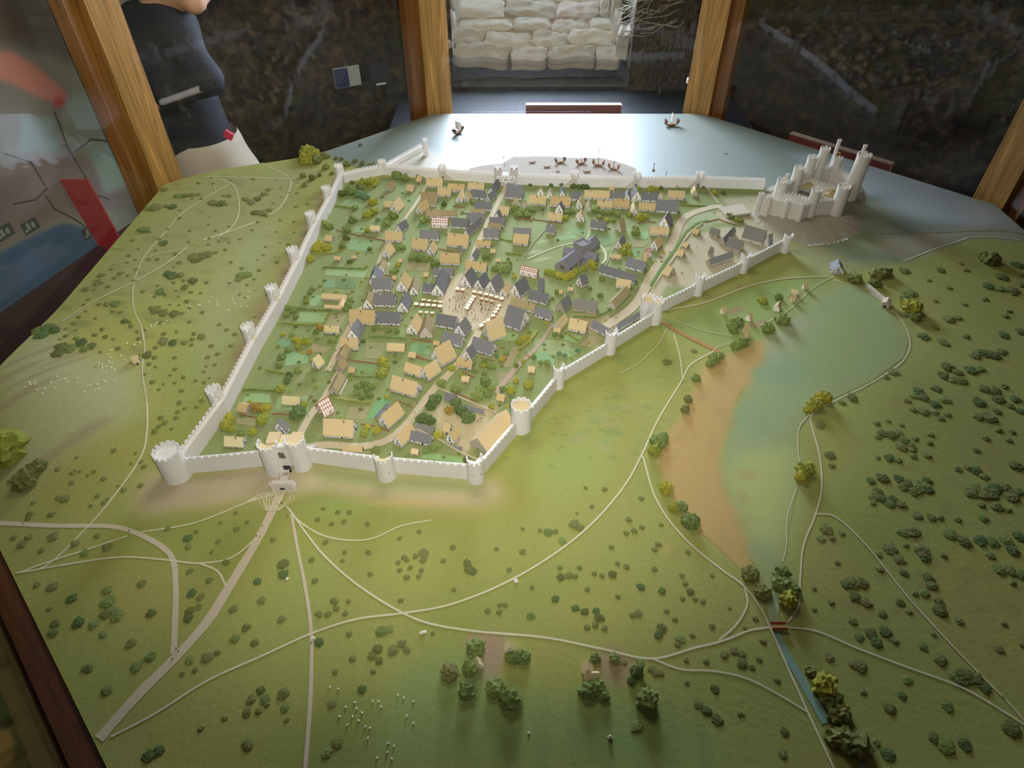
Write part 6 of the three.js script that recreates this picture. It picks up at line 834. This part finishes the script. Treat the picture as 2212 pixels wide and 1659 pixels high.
{ // low shrubs along the plots inside the walls
  const P = TOWN.map(([x, y]) => [930 + (x - 930) * 0.93, 660 + (y - 660) * 0.92]), house_ = [], box = new THREE.Box3(), taken = [];
  for (const o of scene.children) if (/^(house|hut|barn|church|tree)/.test(o.name)) { box.setFromObject(o); house_.push(box.clone().expandByScalar(0.003)); }
  const clear = (p) => !house_.some((b) => p.x > b.min.x && p.x < b.max.x && p.z > b.min.z && p.z < b.max.z) && !taken.some((q) => q.distanceTo(p) < 0.013);
  const roads = [[[945, 640], [990, 590], [1130, 625], [1140, 660], [1060, 700], [1020, 715], [960, 690]], [[1300, 720], [1400, 590], [1440, 560], [1480, 480], [1560, 440], [1720, 500], [1690, 540], [1600, 590], [1430, 700]], [[620, 990], [640, 940], [720, 830], [860, 490], [940, 380], [960, 390], [890, 500], [780, 780], [690, 930], [830, 940], [900, 860], [1000, 760], [1040, 700], [1060, 720], [900, 940], [830, 985]], [[985, 620], [1080, 395], [1120, 395], [1040, 620]], [[930, 870], [1080, 870], [1060, 930], [1000, 985], [930, 905]]];
  let n = 0, tries = 0; while (n < 170 && tries++ < 9000) { const x = rr(500, 1460), y = rr(395, 1000); if (!inside(P, x, y) || roads.some((r) => inside(r, x, y))) continue; const p = G(x, y); if (!clear(p)) continue; taken.push(p); n++; plant('shrub', mounds, p, rr(2.8, 5) * mm, 'ggoodn'[n % 6], 'low green shrub on a garden plot inside the walls', 'shrubs on the garden plots', 0.8); }
}
// countryside bushes: the places that can be made out, and the scatter of the hillside and the woods
const bushes = [];
const scatter = (f, k, text, where) => { const a = text.trim().split(/\s+/); for (let i = 0; i < a.length; i += 3) { const [px, py] = f(+a[i], +a[i + 1]), p = G(px, py); bushes.push([p, Math.max(3, a[i + 2] / k * p.distanceTo(camera.position) / FOCAL * 1000 * 0.82) * mm, where, 1]); } };
scatter(B2, 2.68, '124 222 22 204 248 22 276 234 22 238 180 18 305 182 22 160 162 14 412 250 24 710 292 22 597 330 20 170 352 22 280 412 20 418 412 24 268 460 18 90 455 24 108 575 26 428 537 22 905 382 26 852 460 22 1160 390 20 1310 410 26 1232 512 22 1312 275 18 1625 185 14 1610 250 40 1640 270 30 1460 295 32 1410 285 20 1500 290 24 1540 345 30 1710 145 20 1675 38 18 1785 45 24 1998 100 24 1925 220 26 1910 300 24 2000 265 24 1955 285 26 2110 250 18 2100 365 22 2072 395 22 1825 380 22 1525 500 24 1530 555 30 1580 545 30 1640 500 22 1615 550 24 1725 535 22 1830 540 30 1860 475 22 1910 495 26 1770 545 24 2075 505 22 1365 615 22 1685 625 22 1500 680 28 1862 668 22 1995 612 28 2115 635 26 912 628 20 605 690 22 302 695 20 215 690 26 235 735 26 125 765 24 190 765 22 285 765 22 1108 750 26 1175 755 26 1210 715 22 1180 715 20 1357 780 28 1615 735 28 1670 755 28 1735 750 28 1755 790 34 1685 845 26 1730 830 26 1785 850 26 1945 775 24 1980 765 28 2115 850 34 2095 890 30 305 885 24 135 935 28 790 880 18 490 870 38 540 855 28 470 970 38 440 1010 30 560 980 36 610 940 30 640 975 28 480 1040 28 445 1100 22 325 1025 26 225 1100 22 380 1205 28 210 1280 30 235 1515 38 180 1570 36 625 440 24 640 455 22 690 435 24 740 415 36 735 455 28 590 470 22 600 515 22 660 500 22 640 555 26 710 550 22 725 515 22 1000 510 38 990 475 28 1025 525 28 1970 1420 38 2060 1090 28 2110 1110 26 1990 1050 28 1900 1050 22 2010 1175 26', 'on the front meadow');
scatter(B1, 2.68, '155 35 50 100 30 34 375 100 32 565 85 20 175 190 26 300 190 26 165 215 20 80 325 22 165 325 26 130 365 30 240 400 22 310 320 34 435 360 28 490 415 28 620 380 30 565 315 22 970 275 22 1135 292 20 1090 330 30 1090 380 26 1265 350 22 1275 240 18 1370 280 26 1580 340 22 1225 410 18 1310 470 26 1365 185 18 1430 240 18 1870 160 16 1955 180 22 1838 222 22 1920 248 20 1888 352 20 1640 480 40 1640 540 38 1490 580 30 1515 690 28 1350 740 28 1425 845 28 1360 910 32 1475 935 28 1630 798 28 1210 575 26 1100 520 26 1110 650 28 1160 670 28 1150 725 24 1100 750 28 1090 790 32 820 595 28 875 765 28 760 935 30 215 598 22 305 610 30 415 680 34 285 740 18 620 630 32 625 700 42 610 770 32 650 750 28 455 820 34 545 825 30 680 780 38 600 885 28 320 825 30 310 875 28 510 1080 30 790 1070 34 870 1020 30 1100 1035 30 1200 1020 38 1260 990 26 1055 1115 20 1130 1090 22 620 1210 34 1165 1430 22 1300 1370 22 1455 1265 30 1535 1260 30 1545 1290 24 1640 1230 36 1510 1210 28 1650 1310 28 1430 1340 28 1500 1330 26 1660 1380 20 1920 1290 28 1940 1105 22 1435 1525 36 860 1590 34 920 1560 32 1940 700 26 1850 770 26 1895 770 24 1825 575 26 1805 455 22 1845 930 28', 'on the meadow left of the main road');
scatter(B3, 2.68, '75 250 18 55 365 22 40 395 20 230 410 22 370 545 18 35 510 22 195 545 22 215 590 24 245 640 28 200 680 22 270 680 22 315 695 24 80 635 28 105 750 22 155 800 24 85 850 28 60 890 26 185 910 34 255 890 22 170 945 24 370 840 24 470 735 16 620 795 24 560 850 18 665 925 26 500 980 30 440 1005 28 540 1000 28 545 1055 36 600 1075 24 640 1025 24 335 1040 26 220 1035 22 225 1165 20 385 1200 28 45 1110 28 745 1150 24 535 1345 26 290 1290 28 340 1330 32 400 1380 34 790 1450 28 780 1580 28 1320 1510 26 1390 1580 40', 'left of the stream');
scatter(B3, 2.68, '1030 280 44 1060 325 26 1000 330 30 1120 300 24 960 620 20 1060 700 24 960 740 20 1095 470 22 1340 510 26 1490 370 22 1180 585 46 1240 590 38 1140 600 30 1200 670 36 1260 700 34 1185 810 28 1355 765 30 1290 880 40 1370 870 36 1320 930 36 1430 925 26 1220 900 28 1050 1020 32 1230 1070 42 1190 1060 30 1500 1150 28 1470 1240 28 1400 1320 32 1245 1220 24 1690 1030 36 1590 955 28 1650 885 20 1800 810 26 1460 700 28 1510 755 24 1545 650 24 1640 600 40 1600 650 30 1690 750 40 1680 690 30 1620 560 36 1580 400 46 1400 390 42 1330 420 28 1450 450 34 1600 440 34 1710 430 24 1480 530 28 1350 100 36 1300 95 28 1330 60 30 1400 130 34 1460 130 34 1550 40 46 1480 30 36 1620 50 36 1560 200 30 1530 290 42 1470 290 34 1640 210 28 1790 220 26 1690 210 26 1900 40 44 1950 80 44 2000 50 42 2100 90 38 2140 60 36 1940 215 28 2080 165 26 1750 310 36 1830 350 42 1920 340 38 1990 350 38 2070 340 42 2150 320 36 2110 400 36 2030 510 36 2100 520 38 2160 540 36 1980 430 28 2110 590 24 2060 825 22 2030 970 28 2170 950 24 1840 1130 46 1900 1140 38 1760 1120 28 1800 1160 28 1950 1200 34 1730 1300 32 1650 1480 34 1720 1530 46 1830 1520 36 2100 1430 46', 'in the wood at lower right');
scatter(B4, 2.724, '1510 125 34 1650 180 20 1720 120 30 1770 225 22 1540 260 44 1510 290 30 1500 380 30 1620 510 36 1730 540 34 1750 555 28 1770 410 38 1820 400 30 1690 460 24 1690 300 20 1860 320 22 1980 290 26 2080 160 40 2000 215 38 2060 225 40 2140 240 42 2190 200 36 2170 90 36 1840 80 20 1870 120 22 2200 150 28 2100 390 24 2120 360 22 1870 510 28 2090 500 34 2190 480 32 1920 620 36 1980 610 36 2030 620 42 2080 600 30 1760 690 44 1740 740 36 1790 760 36 1840 770 36 1820 720 34 1900 710 42 1950 700 32 1670 810 22 1590 830 34 1620 870 36 1560 860 28 1700 820 28 1520 885 26 1740 880 36 1690 910 34 1560 940 28 1620 950 34 1690 960 28 1720 990 28 1760 970 26 1980 820 36 2040 830 36 2090 800 28 1950 900 36 2060 880 36 2160 880 32 2130 920 28 1940 980 36 2010 990 42 2050 950 28 2190 950 28 1345 1020 26 1410 1005 20 1490 1030 20 1380 1080 34 1430 1090 36 1350 1100 26 1470 1080 36 1510 1120 34 1570 1110 26 1550 1150 28 1490 1160 36 1560 1180 26 1660 1085 26 1655 1135 26 1640 1210 28 1560 1215 26 1420 1225 34 1470 1235 28 1350 1220 20 1930 1180 26 1985 1110 26 2120 1120 26 2060 1060 28 2140 1070 24 1380 1345 42 1310 1360 30 1480 1350 34 1530 1380 42 1580 1370 36 1630 1390 36 1640 1360 28 1560 1430 28 1340 1440 34 1370 1460 36 1440 1470 34 1320 1490 24 1930 1300 36 1970 1330 34 1880 1285 24 1820 1290 26 1900 1430 42 1980 1420 36 2040 1400 42 2100 1400 42 2020 1450 36 2140 1440 42 2160 1270 42 2050 1510 36 1960 1500 28 1070 1210 34 1080 1270 28 1010 1030 34 1140 900 28 1200 870 38 1440 720 34 1400 750 26 110 660 34 270 595 26', 'in the wood on the right bank');
scatter(L4, 2.989, '1065 90 30 1005 205 52 960 210 34 1110 200 36 1080 195 26 1150 130 34 1190 128 34 1240 125 30 1280 122 24 1370 175 42 1420 180 42 930 350 46 1055 435 34 1040 440 24 1240 525 44 1290 520 44 1340 510 42 1260 540 40 1080 635 38 1110 645 44 1160 640 34 1240 680 40 1190 720 32 1560 645 46 1600 640 36 1540 670 30 1640 240 34 1690 240 42 1740 220 30 1000 865 44 1050 885 40 1120 890 36 1030 750 38 250 1000 48 300 990 52 350 1000 44 270 1030 44 740 830 34 690 830 28 640 830 24 400 1110 52 450 1120 46 370 1150 44 520 1080 46 590 1100 36 540 1120 34 800 940 32 845 970 22 945 1160 40 1300 1040 34 1050 1070 40 1110 1080 34 1190 1080 28 780 630 28 660 640 30 640 680 28 620 700 24 560 730 30 1480 130 26 1620 170 38 1660 150 34 1700 120 30 1580 150 30 1730 90 24', 'on the left hillside');
{ // small dots of scrub between the large ones
  const HILL = [[440, 386], [690, 345], [700, 400], [650, 500], [600, 590], [555, 690], [505, 780], [450, 870], [380, 940], [330, 940], [330, 870], [300, 770], [110, 760], [210, 600], [320, 470]], put = [];
  let tries = 0; while (put.length < 190 && tries++ < 9000) { const x = rr(100, 700), y = rr(345, 940); if (!inside(HILL, x, y) || put.some((q) => Math.hypot(q[0] - x, (q[1] - y) * 1.3) < 15)) continue; put.push([x, y]); const p = G(x, y); bushes.push([p, rr(4, 7.2) * mm, 'on the left hillside', 1]); }
  const LOW = [[20, 1010], [300, 960], [330, 1040], [280, 1100], [100, 1150], [20, 1120]]; for (let i = 0; i < 34; i++) { const x = rr(20, 330), y = rr(950, 1150); if (inside(LOW, x, y)) bushes.push([G(x, y), rr(3.5, 6) * mm, 'on the meadow left of the main road', 1]); }
}
{ const seen = bushes.map((b) => { const q = proj(b[0]); return [b, q[0] > -20 && q[0] < W + 20 && q[1] < HH + 20 ? b[1] / b[0].distanceTo(camera.position) : 0]; }).sort((a, b) => b[1] - a[1]);
  const CODES = ['n', 'n', 'n', 'g', 'd']; seen.slice(0, 300).forEach(([b]) => plant('bush', mounds, b[0], b[1], CODES[Math.floor(rnd() * 5)], `low dull-green sponge bush ${b[2]}`, `bushes ${b[2]}`, 0.32));
  const rest = seen.slice(300), k = new Kit(); rest.forEach(([b], i) => { const g = new THREE.IcosahedronGeometry(1, 1), p = g.attributes.position; for (let j = 0; j < p.count; j++) { const s = 0.85 + 0.5 * noise.noise(p.getX(j) * 2 + i, p.getY(j) * 2, p.getZ(j) * 2); p.setXYZ(j, p.getX(j) * s, Math.max(-0.2, p.getY(j)) * s * 0.7 + 0.15, p.getZ(j) * s); } g.computeVertexNormals(); k.add(g, new THREE.Matrix4().compose(b[0], new THREE.Quaternion(), V(b[1], b[1] * 0.45, b[1]))); });
  if (!k.empty) tag(mesh('scrub', k, leafM.n[1]), 'scrub of many more tiny dull-green sponge dots between the bushes', 'scrub', null, 'stuff'); }

// bushes and trees that lie close to a landmark are named by it: the n-th nearest
{
  const marks = [['the red-railed footbridge', PX, 1681, 1355], ['the mill at the river mouth', A6, 1185, 210], ['the sluice building', PX, 1912, 660], ['the lone cottage on the left hillside', PX, 296, 787], ['the barbican before the main gate', PX, 614, 1050], ['the crossing of the two long footpaths', PX, 875, 1325], ['the big corner tower at the left', PX, 386, 1026], ['the fork of the main road', PX, 378, 1415], ['the white wagon on the meadow', B2, 735, 876], ['the cottages of the right farm', PX, 1270, 1455], ['the cottages of the brown farm', PX, 1060, 1430], ['the bend of the left road', PX, 372, 1205], ['the path fork right of the right farm', PX, 1408, 1423], ['the path fork beside the lower stream', PX, 1742, 1537], ['the path fork right of the estuary', PX, 1770, 1108], ['the meeting of paths at far right', PX, 2168, 1508], ['the crossing of the main road and a path', PX, 672, 1360], ['the short curving path below the front wall', PX, 770, 1168], ['the path meeting at the left edge', PX, 40, 1238], ['the long bend of the estuary path', PX, 1950, 780], ['the tree pair at the estuary narrows', PX, 1765, 872], ['the crossing of the hillside tracks', PX, 290, 612], ['the bend of the upper hillside path', PX, 517, 440], ['the third left-wall tower', PX, 600, 670], ['the first left-wall tower', PX, 489, 893], ['the dead end of the dirt strip', PX, 1565, 770], ['the pale spot right of the estuary', PX, 2050, 970], ['the top of the right-bank wood', PX, 2170, 545], ['the path bend in the lower right wood', PX, 1960, 1290], ['the end of the footpath at bottom right', PX, 2080, 1487]].map(([n, g, x, y]) => [n, G(...g(x, y))]);
  const inner = [['the church tower', R6, 640, 1000], ['the middle of the market square', PX, 1030, 660], ['the side gate', PX, 1400, 690], ['the sea gatehouse', PX, 1093, 400], ['the main gatehouse', PX, 622, 1000], ['the open barn of three wings', A1, 700, 500], ['the red-raftered house near the gate', A5, 150, 600], ['the second left-wall tower', PX, 558, 757], ['the fourth left-wall tower', PX, 649, 587], ['the sixth left-wall tower', PX, 717, 447], ['the big drum tower', PX, 1125, 924], ['the middle front tower', PX, 836, 1015], ['the long barn in the middle gardens', A1, 1410, 1060], ['the great slate roof on the square', A2, 930, 700], ['the barn with the round yard', A2, 1700, 560], ['the second sea tower', PX, 1240, 402], ['the third sea tower', PX, 1373, 404], ['the fourth sea tower', PX, 1507, 403], ['the spur wall', PX, 828, 378], ['the red-raftered house in the upper left', R5, 1325, 720], ['the red-raftered house by the church hedge', A2, 1110, 180], ['the right wall halfway tower', PX, 1203, 831], ['the large white-walled house', A5, 940, 390], ['the stepped terrace', A5, 280, 300], ['the longest thatch on the left lane', A1, 1010, 740], ['the third left-wall tower', PX, 607, 672], ['the castle yard', R6, 2000, 900]].map(([n, g, x, y]) => [n, G(...g(x, y))]);
  const rename = (re, list, most, word) => {
    const objs = scene.children.filter((o) => re.test(o.name)), best = new Map();
    for (const [n, p] of list) objs.map((o) => [o, o.position.distanceTo(p)]).sort((x, y) => x[1] - y[1]).slice(0, most).forEach(([o], i) => { const b = best.get(o); if (!b || i < b[1]) best.set(o, [n, i]); });
    for (const [o, [n, i]] of best) if (/^(small|low)/.test(o.userData.label)) o.userData.label = `${o.userData.label.split(' ').slice(0, 2).join(' ')} ${word}, ${ORD[i]} nearest ${n}`.replace('first nearest', 'nearest');
  };
  rename(/^bush/, marks, 12, 'bush'); rename(/^tree/, [...inner, ...marks], 12, 'sponge tree'); rename(/^shrub/, inner, 12, 'shrub');
}

// ---------------------------------------------------------------- sheep and strays
const woolM = M(0xf2eee0, 0.95), sheepGeo = (() => { const k = new Kit(); const b = new THREE.SphereGeometry(1, 10, 8); b.scale(1.5 * mm, 0.95 * mm, 0.95 * mm).translate(0, 1.3 * mm, 0); k.add(b); const h = new THREE.SphereGeometry(0.55 * mm, 8, 6); h.translate(1.7 * mm, 1.6 * mm, 0); k.add(h); for (const x of [-0.9, 0.9]) for (const z of [-0.5, 0.5]) k.box(0.3 * mm, 0.9 * mm, 0.3 * mm, x * mm, 0.45 * mm, z * mm); return k.geo(); })();
let ewe = null;
function flock(f, text, where) { const a = text.trim().split(/\s+/); for (let i = 0; i + 1 < a.length; i += 2) { const m = ewe ? ewe.clone() : mesh('sheep', sheepGeo, woolM); if (ewe) { m.name = numbered('sheep'); scene.add(m); } ewe ??= m; m.position.copy(G(...f(+a[i], +a[i + 1]))); m.rotation.y = rnd() * 6.28; m.userData = {}; tag(m, 'tiny white sheep grazing ' + where, 'sheep', 'sheep grazing ' + where); } }
flock(B2, '197 1191 245 1203 338 1281 286 1308 350 1317 380 1340 326 1361 250 1362 362 1387 298 1411 400 1421 428 1430 415 1489 443 1277 477 1273 492 1305 590 1239 623 1254 678 1277 640 1358 678 1403 534 1518 565 1535 526 1572 467 1603 554 1608', 'on the foreground meadow');
flock(L4, '1183 884 1215 873 1228 843 1285 836 1293 833 1320 823 1350 816 1367 783 1398 806 1402 823 1403 836 1478 868 1503 800 1511 823 1538 766 1555 848 1578 800 1596 843 1603 786 1610 750 1108 938 1080 938 1058 955 1020 950 1008 956 1002 966 975 966 975 976 950 994 990 975 922 1008 922 1025 926 1042 927 1060 904 1076 868 1090 822 1083', 'on the left hillside below the wall');
flock(view(0, 740, 4.61), '1115 82 1080 121 1204 136 1112 152 1098 152 1240 178 1082 184 1118 204 1085 211 985 208 1020 225 1060 241 1018 240 1022 258 1112 250 1140 275 1056 310 1038 377 1056 395 1138 378 967 418 903 429 990 464 948 481 849 495 768 401 776 356 672 398 646 367 572 340 510 401 545 456 424 513 374 472 448 457 290 395 300 408 306 426 354 398 352 420 255 449 1270 12 1340 30 1392 2', 'on the pale field at far left');
for (const [kind, f, x, y, w, d, h, c, label, turn] of [['wagon', B2, 735, 876, 9, 4, 3, 0xe8dcd0, 'small white wagon with a pinkish load on the meadow', 0.3], ['block', B2, 1271, 578, 5, 5, 4, 0xe9e6d8, 'small white block beside the long footpath', 0.2], ['marker', B2, 1815, 1485, 5, 4, 6, 0xd9d0be, 'small pale marker on the front meadow', 0.5], ['chip', B1, 1663, 566, 4, 3, 2.5, 0xefeadc, 'small white chip by the road bushes', 0.8], ['cart', B1, 1815, 908, 4, 3, 2.5, 0xefeadc, 'small white cart at the path crossing', 0.1], ['heap', A3, 1690, 158, 5, 4, 4, 0xb8b4a8, 'small grey heap at the foot of the right wall', 0.1], ['timber_pile', A3, 1728, 205, 9, 3, 2, 0xd9ae62, 'small heap of yellow timber outside the right wall', 0.1], ['trough', view(0, 740, 4.61), 955, 245, 7, 2, 1.5, 0xd28a5c, 'small orange trough beside the flock on the left', -0.4], ['chip', B2, 1345, 1458, 3, 3, 2.5, 0xd9d6b8, 'tiny pale chip low on the front meadow', 0.2]]) {
  const t = thing(kind, label, kind.replace('_', ' '), G(...f(x, y)), turn); part(t, 'load', new THREE.SphereGeometry(0.5, 10, 6).scale(w * mm * 0.8, h * mm, d * mm).translate(0, h * mm * 0.6, 0), M(c, 0.9)); part(t, 'bed', new Kit().box(w * mm, h * mm * 0.35, d * mm, 0, h * mm * 0.25, 0), M(c, 0.9)); }
renderer.render(scene, camera);
